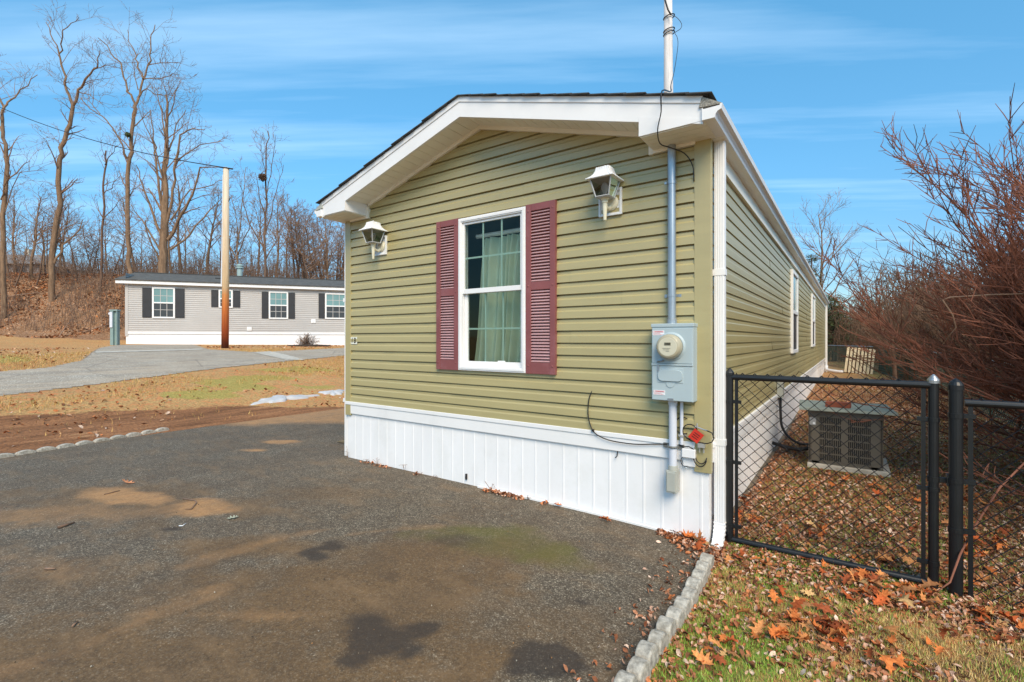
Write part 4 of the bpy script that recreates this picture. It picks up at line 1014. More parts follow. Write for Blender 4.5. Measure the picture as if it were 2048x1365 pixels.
# pallet leaning on the fence
pc = W(1693, 741, 18.4); pd = W(1727, 748, 18.0)
px0, py0 = pc[0], pc[1]; ang2 = math.atan2(pd[1]-pc[1], pd[0]-pc[0]); zg = h(px0+.4, py0)
PT = thing('wooden_pallet', 'pale wooden pallet leaning against the green fence at the back', 'pallet', (px0, py0, zg), 0)
up = Vector((.10, .42, .95)).normalized(); sd = Vector((1, .05, -.10)).normalized(); nn = sd.cross(up)
o_ = Vector((px0-.10, py0, zg+.02)); PWd, PH = .92, 1.05
mb = MB()
for i in range(8): c_ = o_+sd*(PWd*(i+.5)/8)+up*PH/2+nn*.06; mb.obox(c_, sd*.038, nn*.009, up*PH/2)
mb.build('deck_boards', M['pallet'], PT)
mb = MB()
for k in (.05, .5, .95): mb.obox(o_+sd*PWd/2+up*PH*k, sd*PWd/2, nn*.048, up*.022)
mb.build('stringers', M['palletd'], PT)
mb = MB()
for i in range(4): c_ = o_+sd*(PWd*(i+.5)/4)+up*PH/2-nn*.06; mb.obox(c_, sd*.05, nn*.009, up*PH/2)
mb.build('bottom_boards', M['palletd'], PT)

# ------------------------------------------------------------------ concrete edging
def edging_block():
    mb = MB(); T_ = 12; d = .035; w = .057; hh = .10; pts = []
    for i in range(T_+1):
        a = math.pi*i/T_; pts.append((-d, -w*math.cos(a), hh-.035+.035*math.sin(a)))
    pts = [(-d, w, -.08)] + list(reversed([(p[0], p[1], p[2]) for p in pts])) + [(-d, -w, -.08)]
    pts = [(-d, -w, -.08)]+[(-d, -w*math.cos(math.pi*i/T_), hh-.04+.04*math.sin(math.pi*i/T_)) for i in range(T_+1)]+[(-d, w, -.08)]
    mb.prism(pts, (2*d, 0, 0)); return mb.build('edging_block', M['edgec'], bevel=.008)
proto = edging_block(); first = True
def place_block(x, y, z, rz, label, group, ry=0):
    global first
    o = proto if first else proto.copy()
    if not first: COL.objects.link(o)
    first = False
    o.location = (x, y, z); o.rotation_euler = (ry, rnd.uniform(-.06,.06), rz); s = rnd.uniform(.94, 1.06); o.scale = (s, 1, s)
    tag(o, label, 'edging block', group); return o
yb = 1.50; i = 0
while yb < 3.30:
    place_block(-.735+.012*math.sin(yb*3)+rnd.uniform(-.006,.006), yb, h(-.73, yb)-.012, rnd.uniform(-.06,.06), 'grey scalloped concrete edging block in the curb along the right side of the driveway', 'edging blocks on the right side of the driveway', rnd.uniform(-.07,.07)); yb += .121; i += 1
s0 = np.array(G(-40, 925)); s1 = np.array(G(335, 863)); L_ = np.linalg.norm(s1-s0); u = (s1-s0)/L_
for k in range(int(L_/.20)+1):
    p = s0+u*k*.20
    o = place_block(p[0], p[1], h(p[0], p[1])-.042-.015*k/22, math.atan2(u[1], u[0])-math.pi/2+rnd.uniform(-.05,.05), 'pale scalloped edging block in the row between the driveway and bare soil', 'edging blocks on the far left side of the driveway')
    o.scale = (1, 1.6, 1)

# ------------------------------------------------------------------ leaves
def scatter_leaves(name, tmpl, faces, pos, size, colors, m, tilt=.35, lift=.012, curl=.25):
    n = len(pos); T_ = len(tmpl); t = np.array(tmpl, float)
    P_ = np.repeat(t[None], n, 0)*size[:, None, None]
    cu = nrg.normal(0, curl, (n, 1)); cu2 = nrg.normal(0, curl, (n, 1))
    P_[..., 2] += (cu*np.abs(P_[..., 0])*1.0+cu2*P_[..., 1]**2/size[:, None]*2+np.abs(P_[..., 0])*.25)
    a = nrg.uniform(0, 2*np.pi, n); bx_ = nrg.normal(0, tilt, n); cx_ = nrg.normal(0, tilt, n)
    ca, sa = np.cos(a), np.sin(a); cb, sb = np.cos(bx_), np.sin(bx_); cc, sc_ = np.cos(cx_), np.sin(cx_)
    x, y, z = P_[..., 0], P_[..., 1], P_[..., 2]
    y, z = y*cb[:, None]-z*sb[:, None], y*sb[:, None]+z*cb[:, None]
    x, z = x*cc[:, None]+z*sc_[:, None], -x*sc_[:, None]+z*cc[:, None]
    x, y = x*ca[:, None]-y*sa[:, None], x*sa[:, None]+y*ca[:, None]
    z = z-z.min(1, keepdims=True)*.7
    v = np.stack([x+pos[:, 0:1], y+pos[:, 1:2], z+pos[:, 2:3]+lift*nrg.random((n, 1))], -1).reshape(-1, 3)
    me = bpy.data.meshes.new(name)
    nf = len(faces); fl = np.concatenate([np.array(f) for f in faces]); lens = np.array([len(f) for f in faces])
    loops = (fl[None]+np.arange(n)[:, None]*T_).reshape(-1)
    starts = (np.concatenate([[0], np.cumsum(lens)[:-1]])[None]+np.arange(n)[:, None]*len(fl)).reshape(-1)
    me.vertices.add(len(v)); me.vertices.foreach_set('co', v.reshape(-1))
    me.loops.add(len(loops)); me.loops.foreach_set('vertex_index', loops.astype(np.int32))
    me.polygons.add(nf*n); me.polygons.foreach_set('loop_start', starts.astype(np.int32))
    me.update(calc_edges=True)
    at = me.color_attributes.new('col', 'FLOAT_COLOR', 'POINT')
    cl = np.concatenate([np.repeat(colors, T_, 0), np.ones((n*T_, 1))], 1); at.data.foreach_set('color', cl.reshape(-1).astype(np.float32))
    return link(name, me, m)
def leaf_mat(name, tr=.15):
    n = NT(name); c = n.attr('col', 'Color')
    c = n.mix(n.ramp(n.noise(60, 4, .7), [(.35, .5), (.6, 0)]), c, C(96,60,38), 'MULTIPLY'); n.col(c); n.set(Roughness=.85); n.b.inputs['Specular IOR Level'].default_value = .15
    n.bump(n.noise(120, 3, .6), .3, .004); return n.m
M['leaf'] = leaf_mat('dry_leaf')
half = [(0,-.5),(.05,-.34),(.17,-.33),(.10,-.24),(.14,-.16),(.33,-.14),(.24,-.04),(.14,.0),(.16,.08),(.31,.17),(.21,.2),(.11,.2),(.12,.29),(.18,.38),(.08,.36),(0,.5)]
oak = [(x, y, 0) for x, y in half]+[(-x*1.0, y, 0) for x, y in half[1:-1]]+[(0, y, 0) for y in (-.33,-.24,-.15,0,.08,.2,.3)]
nh = len(half)
mids = [nh+nh-2+i for i in range(7)]
mir = lambda i: nh+i-1
fR = [(0,1,mids[0]),(mids[0],1,2,3,mids[1]),(mids[1],3,4,mids[2]),(mids[2],4,5,6,7,mids[3]),(mids[3],7,8,mids[4]),(mids[4],8,9,10,11,mids[5]),(mids[5],11,12,mids[6]),(mids[6],12,13,14,15)]
oakf = []
for f in fR:
    oakf.append(f); g_ = tuple(reversed([(i if i in mids or i in (0, 15) else mir(i)) for i in f])); oakf.append(g_)
small = [(0,-.5,0),(.22,-.2,.05),(.25,.15,.07),(0,.5,0),(-.22,.18,.07),(-.25,-.2,.04),(0,0,-.02)]
smallf = [(0,1,6),(1,2,6),(2,3,6),(3,4,6),(4,5,6),(5,0,6)]
def pal(n, cols, w):
    c = np.array([lin(x) for x in cols]); i = nrg.choice(len(cols), n, p=np.array(w)/sum(w)); return c[i]*nrg.uniform(.75, 1.2, (n, 1))
def zpos(x, y): return np.stack([x, y, H(x, y)+np.where((x > -8.5) & (x < -.8), .012, (fbm(x, y, .9, 5)-.5)*.03*sm((x+.5)/1))], -1)
LIT = [(190,132,98), (218,176,150), (152,98,68), (122,76,54), (208,132,86), (232,202,180)]
# litter behind and around the gate
n_ = 36000; x = nrg.uniform(-.78, 2.35, n_); y = 3.3+nrg.power(.8, n_)*0+nrg.random(n_)**1.6*14
k = (x > -.80) & ~((x > ax0-.08) & (x < ax1+.08) & (y > ay0-.1) & (y < ay1+.1)); x, y = x[k], y[k]
x2 = nrg.uniform(-.74, 2.3, 15000); y2 = nrg.uniform(1.2, 3.9, 15000); dn = fbm(x2, y2, 1.9, 71); k = dn+.35*sm((y2-3)/.6)+.2*sm((.0-x2-.4)/.3) > .50+.16*nrg.random(15000); x2, y2 = x2[k], y2[k]
x3 = nrg.normal(-.78, .09, 420); y3 = nrg.uniform(1.3, 3.5, 420); 
x4 = -4.6+3.75*nrg.random(1300)**.6; y4 = YF-.035-np.abs(nrg.normal(0, .03, 1300)); kk = (fbm(x4, y4*0, 2.3, 13) > .47) | (x4 > -1.15); x4, y4 = x4[kk], y4[kk]
x5 = nrg.normal(-.88, .10, 260); y5 = YF-.05-np.abs(nrg.normal(0, .10, 260))
x = np.concatenate([x, x2, x3, x4, x5]); y = np.concatenate([y, y2, y3, y4, y5])
tag(scatter_leaves('leaf_litter', small, smallf, zpos(x, y), nrg.uniform(.018, .044, len(x)), pal(len(x), LIT, [4,4,3,2,3,1.5]), M['leaf'], .55, .012, .5), kind='stuff', label='dry brown curled leaf litter around the gate and yard', cat='leaves')
# bright oak leaves
ox, oy, osz = [], [], []
for px, py, rx, ry, m_ in ((1745,1195,80,26,34), (1700,1170,50,14,14), (1850,1215,70,18,16), (1590,1240,60,40,22), (1665,1290,45,22,14), (1620,1200,160,20,8), (1960,1245,40,14,8), (1500,1130,40,14,5), (1560,1290,20,10,4), (1440,1330,40,30,5), (1900,1180,40,10,8), (1740,1130,60,10,8), (1470,1290,60,30,6), (1830,1300,60,20,6), (1400,1095,10,8,9), (1960,1090,60,60,34), (1900,1000,120,90,40), (1600,1080,90,40,22), (2010,1270,30,20,8), (1370,1085,22,5,6), (1205,1050,10,2,2), (1115,1022,8,2,2), (1500,1040,30,20,14), (1750,1345,80,20,5), (1720,960,90,60,26), (1480,1010,20,10,8)):
    for _ in range(m_):
        g_ = gp(px+rnd.gauss(0, rx*.55), min(1364, py+rnd.gauss(0, ry*.6)))
        if g_[1] > YF-.03 and g_[0] < -.78: continue
        ox.append(g_[0]); oy.append(g_[1]); osz.append(rnd.uniform(.06, .125))
ox, oy, osz = map(np.array, (ox, oy, osz))
tag(scatter_leaves('oak_leaves', oak, oakf, zpos(ox, oy)+np.array([0,0,.012]), osz, pal(len(ox), [(214,124,66), (226,152,92), (190,96,52), (230,184,124), (166,88,54), (186,128,84)], [5,3,3,1.2,2,2.5]), M['leaf'], .28, .02, .45), kind='stuff', label='bright orange fallen oak leaves scattered along the gate and grass', cat='leaves')
# leaves on lawn and hill
n_ = 5000; x = nrg.uniform(-24, -8.8, n_); y = nrg.uniform(-1, 16, n_)
def on_road(x, y):
    Pn = [e_1, e0, e1, e2, e3, ext, ext2, f9, f8, f7, f6, f5, f4, f3, f2, f1, f0, f_1]; P_ = np.array(Pn); r = np.zeros(x.shape, bool); j = len(P_)-1
    for i in range(len(P_)):
        xi, yi = P_[i]; xj, yj = P_[j]; r ^= ((yi > y) != (yj > y)) & (x < (xj-xi)*(y-yi)/(yj-yi+1e-12)+xi); j = i
    return r
k = ~on_road(x, y) & (fbm(x, y, .6, 91) > .42+.15*nrg.random(n_)); x, y = x[k], y[k]
tag(scatter_leaves('lawn_leaves', small, smallf, zpos(x, y), nrg.uniform(.04, .10, len(x)), pal(len(x), [(190,120,76), (206,160,124), (140,90,60), (216,190,170)], [4,2,3,1]), M['leaf'], .4, .01, .4), kind='stuff', label='dry leaves scattered over the tan lawn by the road', cat='leaves')
n_ = 26000; Ls = nrg.uniform(-44, -14, n_); Ds = 26.5+nrg.random(n_)*12; x = Ls*RT[0]+Ds*FW[0]; y = Ls*RT[1]+Ds*FW[1]
toe_ = 27+4*sm((Ls+20)/6); k = (Ds > toe_-.6) & (fbm(x, y, .35, 17) > .36+.2*nrg.random(n_)); x, y = x[k], y[k]
tag(scatter_leaves('bank_leaves', small, smallf, zpos(x, y), nrg.uniform(.10, .22, len(x)), pal(len(x), [(196,134,92), (170,118,84), (132,98,74), (214,174,140), (216,136,80)], [4,4,3,1.2,1]), M['leaf'], .5, .04, .4), kind='stuff', label='brown and orange leaf cover on the wooded bank', cat='leaves')
# twigs and single leaves on the driveway
def ground_stick(pxs, r, label, name='twig', m='twig'):
    pts = [gp(a, b) for a, b in pxs]; mb = MB(); mb.tube([(p[0], p[1], p[2]+.014+r) for p in pts], [r]*(len(pts)-1)+[r*.5], 6)
    return tag(mb.build(name, M[m], smooth=True), label, 'twig')
ground_stick([(116,1062),(132,1057),(150,1053)], .010, 'dark short stick lying on the driveway near the left edge', m='bark2')
ground_stick([(208,997),(225,993),(240,989)], .005, 'thin dark twig on the orange stain of the driveway', m='bark2')
ground_stick([(365,1003),(390,1006),(393,1014),(382,1024),(370,1027)], .005, 'bent pale twig on the tan stain of the driveway')
ground_stick([(90,1150),(100,1147),(110,1146)], .007, 'small brown stick low on the left of the driveway')
ground_stick([(145,1268),(152,1258),(157,1252)], .005, 'tiny tan twig nearest the lower left corner of the driveway')
ground_stick([(358,1060),(365,1058),(372,1055)], .004, 'tiny white stick beside a dark stain on the driveway', m='stickw')
def ground_leaf(px, py, s, c, label):
    p = gp(px, py); tag(scatter_leaves('fallen_leaf', oak, oakf, np.array([[p[0], p[1], p[2]+.016]]), np.array([s]), np.array([lin(c)]), M['leaf'], .15, .0, .3), label, 'leaf')
ground_leaf(256, 974, .13, (214,150,110), 'single tan leaf lying above the orange stain on the driveway')
ground_leaf(465, 1045, .09, (170,176,160), 'single pale crumpled leaf in the middle of the driveway')

# ------------------------------------------------------------------ grass blades
def blades(name, x, y, hgt, w, cols, label, zadd=0):
    n = len(x); z = zpos(x, y)[:, 2]; a = nrg.uniform(0, 2*np.pi, n); l = nrg.normal(0, .55, n)*hgt; b = nrg.uniform(0, 2*np.pi, n)
    v = np.zeros((n, 3, 3)); v[:, 0] = np.stack([x-np.cos(a)*w, y-np.sin(a)*w, z-.004], -1); v[:, 1] = np.stack([x+np.cos(a)*w, y+np.sin(a)*w, z-.004], -1)
    v[:, 2] = np.stack([x+np.cos(b)*l, y+np.sin(b)*l, z+hgt], -1)
    me = bpy.data.meshes.new(name); me.vertices.add(n*3); me.vertices.foreach_set('co', v.reshape(-1)); me.loops.add(n*3); me.loops.foreach_set('vertex_index', np.arange(n*3, dtype=np.int32))
    me.polygons.add(n); me.polygons.foreach_set('loop_start', (np.arange(n)*3).astype(np.int32)); me.update(calc_edges=True)
    at = me.color_attributes.new('col', 'FLOAT_COLOR', 'POINT'); cl = np.concatenate([np.repeat(cols, 3, 0), np.ones((n*3, 1))], 1); at.data.foreach_set('color', cl.reshape(-1).astype(np.float32))
    tag(link(name, me, M['blade']), label, 'grass', kind='stuff')
nb = NT('grass_blade'); nb.col(nb.attr('col', 'Color')); nb.set(Roughness=.7); M['blade'] = nb.m
n_ = 190000; x = -.70+3.0*nrg.random(n_); y = np.where(nrg.random(n_) < .72, nrg.uniform(1.2, 3.9, n_), 3.8+nrg.random(n_)**1.5*8)
gmask = np.clip((fbm(x, y, 1.3, 8)-.30)*5, 0, 1)*np.where(y < 3.9, 1, .5); isg = nrg.random(n_) < gmask*1.1+.15
cols = np.where(isg[:, None], pal(n_, [(140,176,62), (108,150,50), (172,190,90)], [3,2,2]), pal(n_, [(212,182,116), (188,150,92), (226,202,142)], [3,3,1]))
blades('grass', x, y, nrg.uniform(.010, .030, n_), .0022, cols, 'short mixed green and tan grass in front of the gate')
n_ = 60000; x = nrg.uniform(-20, -8.9, n_); y = nrg.uniform(-1, 17, n_); k = ~on_road(x, y) & (fbm(x, y, .7, 51) > .38) & ((x < -11.0-(y*.08)) | (nrg.random(n_) < .06)); x, y = x[k], y[k]; n_ = len(x)
blades('lawn_grass', x, y, nrg.uniform(.03, .08, n_), .006, pal(n_, [(196,156,92), (176,132,74), (206,178,116), (150,140,70)], [3,3,1,1]), 'dry tan lawn grass between the bare soil and the road')

# grit on the driveway
stone = [(.5,0,0),(-.25,.43,0),(-.25,-.43,0),(0,0,.6),(0,0,-.3)]; stonef = [(0,1,3),(1,2,3),(2,0,3),(1,0,4),(2,1,4),(0,2,4)]
n_ = 5200; x = nrg.uniform(-8.4, -.85, n_); y = nrg.uniform(-.5, 9, n_)**1.0; k = ((y < 3.5) | (x < -4.97)) & (fbm(x, y, 1.4, 81)+.25*sm((x+1.3)/.4) > .42+.22*nrg.random(n_)); x, y = x[k], y[k]
tag(scatter_leaves('driveway_grit', stone, stonef, zpos(x, y)+np.array([0,0,.003]), nrg.uniform(.003, .011, len(x)), pal(len(x), [(150,134,112), (196,186,168), (92,80,66), (166,124,84), (120,106,90)], [4,2,3,2,3]), M['leaf'], .3, .0, .0), kind='stuff', label='loose grit and crumbs scattered over the driveway asphalt', cat='gravel')
# curved pipe at the far corner
mb = MB(); mb.tube(crom([(-.74, 22.7, h(-.7,22.7)+.25), (-.72, 22.5, h(-.7,22.5)+.12), (-.5, 22.2, h(-.5,22.2)+.08), (-.2, 22.1, h(-.2,22.1)+.06)]), .055, 10)
tag(mb.build('drain_pipe', M['white'], smooth=True), 'white drain pipe curving out at the far corner of the green house', 'pipe')
# weeds against the skirting
mb = MB()
for px, py, hh in ((718,912,.14), (745,925,.06), (775,928,.09), (826,940,.09), (850,948,.05), (880,955,.05), (990,980,.09), (1060,1000,.05)):
    p = gp(px, py+2)
    for k in range(4): mb.tube([(p[0], min(p[1], YF-.03), p[2]), (p[0]+rnd.uniform(-.03,.03), min(p[1], YF-.03)-.01, p[2]+hh*rnd.uniform(.4,1)), (p[0]+rnd.uniform(-.07,.07), min(p[1], YF-.03)-.02, p[2]+hh*rnd.uniform(.6,1.2))], .0018, 4)
tag(mb.build('dry_weeds', M['twig'], fix=False), 'dry weed stems along the foot of the white skirting', 'weeds', kind='stuff')

# snow patches
def snow_patch(cx_, cy_, rx, ry, label, seed):
    p = np.array(G(cx_, cy_)); a = np.array(G(cx_+rx, cy_-rx*.12))-p; b = np.array(G(cx_, cy_+ry))-p; mb = MB(); N = 48; RN = 8
    for j in range(RN+1):
        for i in range(N):
            t = 2*math.pi*i/N; r = j/RN*(.85+.3*math.sin(3*t+seed)+.22*math.sin(7*t+seed*2)+.16*math.sin(13*t))
            q = p+a*r*math.cos(t)+b*r*math.sin(t); mb.v.append((q[0], q[1], h(q[0], q[1])+.035*(1-(j/RN)**2)+.025-.05*(j == RN)+.012*math.sin(9*t+j)))
    for j in range(RN):
        for i in range(N): k = (i+1) % N; mb.f.append((j*N+i, j*N+k, (j+1)*N+k, (j+1)*N+i))
    tag(mb.build('snow_patch', M['snow'], smooth=True), label, 'snow')
snow_patch(570, 800, 56, 3.2, 'thin strip of melting snow on the soil left of the green house', 1)
snow_patch(668, 789, 24, 3.4, 'small white snow remnant right against the left corner of the green house', 4)

# ------------------------------------------------------------------ bare trees
def grow(mb, p, d, L, r, lvl, R, up=.15, spread=.75, nchild=5, wig=.12, k=5, minr=.004, ratio=.6, start=.3, taper=.35):
    n = max(3, int(3+lvl)); pts = [Vector(p)]; d = Vector(d).normalized(); rs = [r]; ds = [d.copy()]
    for i in range(n):
        d = (d+Vector((R.gauss(0,wig), R.gauss(0,wig), R.gauss(0,wig)+up*.25))).normalized(); pts.append(pts[-1]+d*L/n); ds.append(d.copy()); rs.append(max(minr*.6, r*(1-(1-taper)*(i+1)/n)))
    mb.tube(pts, rs, k if lvl > 1 else 3, cap=False)
    if lvl <= 0: return
    m = nchild if isinstance(nchild, int) else nchild[lvl]
    for c in range(m):
        f = start+(1-start)*(c+R.random())/m; i = min(n-1, int(f*n)); q = pts[i]+(pts[i+1]-pts[i])*(f*n-i); ax = ds[i].orthogonal().normalized(); ax.rotate(Matrix.Rotation(R.uniform(0, 2*math.pi), 3, ds[i]))
        nd = (ds[i]*(1-spread*.5)+ax*spread*R.uniform(.6,1.15)+Vector((0,0,up))).normalized()
        grow(mb, q, nd, L*ratio*R.uniform(.7,1.15)*(1.15-.5*f), max(minr, rs[i]*.55), lvl-1, R, up, spread, nchild, wig*1.1, k, minr, ratio, start*.8, taper)
def traced_tree(name, label, cat, base, t, limbs, leafy=0, m='bark', tw='twig', seed=1, twigs=7, tl=1.6, dens=1.0, sub=2):
    """limbs: list of (points[(px,py)], width px at start, width at end); first is trunk"""
    R = random.Random(seed); bp = W(*base, t); T = thing(name, label, cat, (bp[0], bp[1], h(bp[0], bp[1])))
    trunk = MB(); tws = MB()
    for li, (pts, w0, w1) in enumerate(limbs):
        n = len(pts); dt = R.uniform(-1.5, 1.5) if li else 0; P3 = []
        for i, (a, b) in enumerate(pts):
            P3.append(Vector(W(a, b, t+(dt*i/max(1, n-1)))))
        if li == 0: P3.insert(0, Vector((P3[0].x, P3[0].y, min(P3[0].z, h(P3[0].x, P3[0].y))-.3)))
        # densify with wiggle
        Q = [P3[0]]
        for i in range(1, len(P3)):
            for k in (1, 2, 3):
                q = P3[i-1].lerp(P3[i], k/3)
                if k < 3: q += Vector((R.gauss(0,.05), R.gauss(0,.05), 0))
                Q.append(q)
        rs = [max(.012, (w0+(w1-w0)*(i/(len(Q)-1)))*t/961/2*.64) for i in range(len(Q))]
        trunk.tube(Q, rs, 8, cap=False)
        cnt = int(twigs*dens*(1 if li else 1.3))
        for c in range(cnt):
            f = (.25 if li else .45)+(.75 if li else .55)*(c+R.random())/cnt; i = min(len(Q)-2, int(f*(len(Q)-1))); dd = (Q[i+1]-Q[i]).normalized()
            ax = dd.orthogonal().normalized(); ax.rotate(Matrix.Rotation(R.uniform(0, 2*math.pi), 3, dd))
            grow(tws, Q[i], dd*.6+ax*.7+Vector((0,0,.25)), tl*R.uniform(.5,1.3)*(1.2-.4*f), max(.011, rs[i]*.4), sub, R, up=.12, nchild=3, wig=.13, k=4, minr=.008)
    trunk.build('trunk', M[m], T, smooth=True, fix=False); tws.build('twigs', M[tw], T, fix=False)
    return T
traced_tree('bare_tree', 'leaning bare tree with reddish trunk at the far left edge', 'tree', (4,560), 30,
  [([(6,560),(5,430),(15,330),(12,290),(5,250),(8,215)],15,7), ([(8,215),(22,200),(40,180),(75,150)],6,2), ([(8,215),(-10,170),(-30,120)],6,2), ([(2,400),(15,360),(22,340)],5,1.5), ([(5,440),(40,345),(95,340)],3,1)], seed=3, m='bark', twigs=8)
traced_tree('bare_tree', 'tall bare tree forking into a Y, second from the left edge', 'tree', (104,572), 32,
  [([(103,572),(104,520),(112,450),(119,390),(119,320),(128,285),(140,250),(146,212)],17,10),
   ([(146,212),(133,180),(126,140),(118,108),(106,80),(92,45)],8,2), ([(146,212),(156,180),(170,160),(186,140),(196,125),(200,100)],8,2), ([(118,108),(124,80),(135,55),(158,35)],4,1.5),
   ([(186,140),(205,134),(225,129)],3,1), ([(156,185),(180,190),(205,210)],3,1), ([(140,180),(130,170),(135,160)],3,1), ([(107,530),(125,490),(150,470),(165,440)],7,2), ([(118,290),(110,278),(92,275)],2,1)], seed=4)
traced_tree('bare_tree', 'tallest bare tree with a green ball of growth on its trunk', 'tree', (262,545), 31,
  [([(262,545),(256,480),(255,400),(257,330),(262,290),(267,240),(270,212)],14,9),
   ([(270,212),(264,195),(255,180),(247,155),(243,130),(228,115),(215,92),(196,76)],7,2), ([(270,212),(280,190),(286,160),(296,130),(302,100),(302,70),(310,50)],7,2), ([(286,158),(276,125),(270,105),(258,85),(255,60)],5,1.5),
   ([(296,131),(320,126),(360,125)],3,1), ([(288,158),(320,158),(345,148),(355,150)],3,1), ([(276,195),(294,178),(310,190),(325,188)],4,1), ([(254,318),(245,290),(225,256),(205,233),(180,218),(162,196)],5,2), ([(200,228),(185,210),(175,190)],3,1), ([(276,180),(268,150),(266,118)],3,1)], seed=5)
traced_tree('bare_tree', 'slim dark tree with a snapped top left of the tallest tree', 'tree', (203,535), 33,
  [([(203,535),(204,460),(207,390),(210,340),(212,302)],8,4), ([(210,330),(222,310),(235,290)],3,1), ([(207,390),(225,370),(242,350)],3,1), ([(205,440),(225,420),(245,395)],3,1)], seed=6, m='bark2', twigs=7, tl=1.4)
traced_tree('bare_tree', 'broad bare tree with many upswept limbs behind the left end of the grey house', 'tree', (328,545), 31,
  [([(326,550),(326,490),(329,430),(331,370),(333,300),(334,240),(332,190)],30,5), ([(328,460),(318,380),(312,320),(306,280),(300,220)],9,2), ([(332,450),(345,380),(352,320),(360,270),(385,258),(410,260)],9,2),
   ([(336,480),(362,430),(385,390),(400,335),(440,335)],10,2), ([(330,380),(318,330),(300,270),(280,225)],6,1.5), ([(334,330),(342,290),(352,250),(372,220)],6,1.5), ([(333,300),(325,240),(315,190),(308,168)],5,1.5),
   ([(350,330),(370,310),(400,290),(448,282)],5,1.5), ([(342,440),(380,380),(420,372),(445,360)],5,1.5), ([(322,470),(300,410),(285,370),(272,330)],8,2), ([(320,500),(290,450),(275,430),(262,410)],6,1.5), ([(334,240),(345,215),(350,190),(356,170)],4,1.2), ([(340,500),(380,470),(420,420),(440,400)],7,2), ([(318,520),(300,480),(290,440)],6,2)], seed=7, twigs=9, tl=1.9)
traced_tree('bare_tree', 'bare tree with a round leaf nest high in its straight trunk', 'tree', (532,560), 32,
  [([(530,560),(530,500),(531,430),(531,360),(532,300),(535,262)],9,2.5), ([(531,470),(545,420),(556,370),(567,330)],4,1), ([(531,440),(518,390),(510,345)],4,1), ([(531,500),(500,450),(487,410),(480,370)],5,1), ([(531,400),(542,350),(548,300),(552,270)],3,1), ([(531,520),(555,480),(572,440)],4,1), ([(531,350),(526,310),(522,290)],2,1)], seed=8, m='bark2', twigs=7, tl=1.3)
traced_tree('bare_tree', 'shrubby bare tree behind the roof between the short pole and the nest tree', 'tree', (478,560), 34,
  [([(476,560),(474,500),(482,440),(488,380),(492,335)],6,1.5), ([(475,510),(498,460),(505,420)],4,1), ([(475,520),(455,480),(445,440),(452,400)],4,1), ([(478,480),(470,420),(462,390)],3,1)], seed=9, twigs=9, tl=1.3)
# nest and mistletoe like ball
def twig_ball(name, px, py, t, r, m, label, cat):
    c = Vector(W(px, py, t)); mb = MB(); R = random.Random(px)
    for i in range(160):
        a = Vector((R.gauss(0,1), R.gauss(0,1), R.gauss(0,.9))).normalized()*r*R.uniform(.5, 1); b = Vector((R.gauss(0,1), R.gauss(0,1), R.gauss(0,.9))).normalized()*r*R.uniform(.6, 1.1)
        mb.tube([c+a, c+(a+b)*.55, c+b], .02, 3, cap=False)
    tag(mb.build(name, M[m], fix=False), label, cat)
twig_ball('squirrel_nest', 525, 355, 31.6, .28, 'bark2', 'dark round squirrel nest of leaves in the straight bare tree', 'nest')
twig_ball('vine_clump', 256, 270, 30.7, .17, 'needle', 'small green clump of growth on the tallest bare tree', 'vine')

# woodland copies
def proto_tree(seed, hgt, r, nch, spread, up, m='bark', label='thin bare woodland tree', start=.35, lv=3):
    R = random.Random(seed); T = thing('woodland_tree', label, 'tree'); tr = MB(); tw = MB()
    n = 8; pts = [Vector((0,0,-.3))]; d = Vector((R.gauss(0,.05), R.gauss(0,.05), 1))
    for i in range(n): d = (d+Vector((R.gauss(0,.07), R.gauss(0,.07), .1))).normalized(); pts.append(pts[-1]+d*hgt/n)
    rs = [r*(1-.82*i/n) for i in range(n+1)]; tr.tube(pts, rs, 7, cap=False)
    for c in range(nch):
        f = start+(1-start)*(c+R.random())/nch; i = min(n-1, int(f*n)); q = pts[i].lerp(pts[i+1], f*n-i); a = R.uniform(0, 2*math.pi)
        grow(tw, q, (math.cos(a)*spread, math.sin(a)*spread, up), hgt*.30*(1.3-.7*f)*R.uniform(.7,1.2), max(.02, rs[i]*.5), lv-1, R, up=.15, nchild=4, wig=.14, k=4, minr=.011)
    tr.build('trunk', M[m], T, smooth=True, fix=False); tw.build('twigs', M['twig'], T, fix=False); return T
prs = [proto_tree(21, 7.5, .11, 16, .8, .8), proto_tree(22, 6.5, .09, 18, .9, .7, 'bark2'), proto_tree(23, 8.5, .13, 18, .7, .9), proto_tree(24, 5.5, .08, 20, 1., .7, 'bark2', start=.2), proto_tree(25, 9.0, .15, 20, .8, .8)]
used = set()
def put(k, px, t, s, label, group, py=None):
    d = dirpx(px); x, y = d[0]*t, d[1]*t
    o = prs[k] if k not in used else copy_tree(prs[k])
    used.add(k); o.location = (x, y, h(x, y)); o.rotation_euler = (0, 0, rnd.uniform(0, 6.28)); o.scale = (s, s, s*rnd.uniform(.9, 1.1)); tag(o, label, 'tree', group)
for i in range(20):
    put(rnd.randrange(5) if i > 4 else i, 12+i*12+rnd.uniform(-6,6), rnd.uniform(33, 40), rnd.uniform(.42, .78), 'slender bare sapling among the trees on top of the leafy bank', 'bare saplings on the bank')
for i in range(25):
    px = 265+i*18+rnd.uniform(-7,7); s = rnd.uniform(.62, .92)*(1 if px < 560 else 1.08)
    put(rnd.randrange(5), px, rnd.uniform(35, 46), s, 'bare tree in the dense wood behind the grey house roof', 'bare trees behind the grey house')
for i in range(12):
    px = 590+i*9; put(rnd.choice([1,3]), px, rnd.uniform(36, 42), rnd.uniform(.95, 1.2), 'bushy bare tree behind the roof beside the green house', 'bushy bare trees beside the green house')
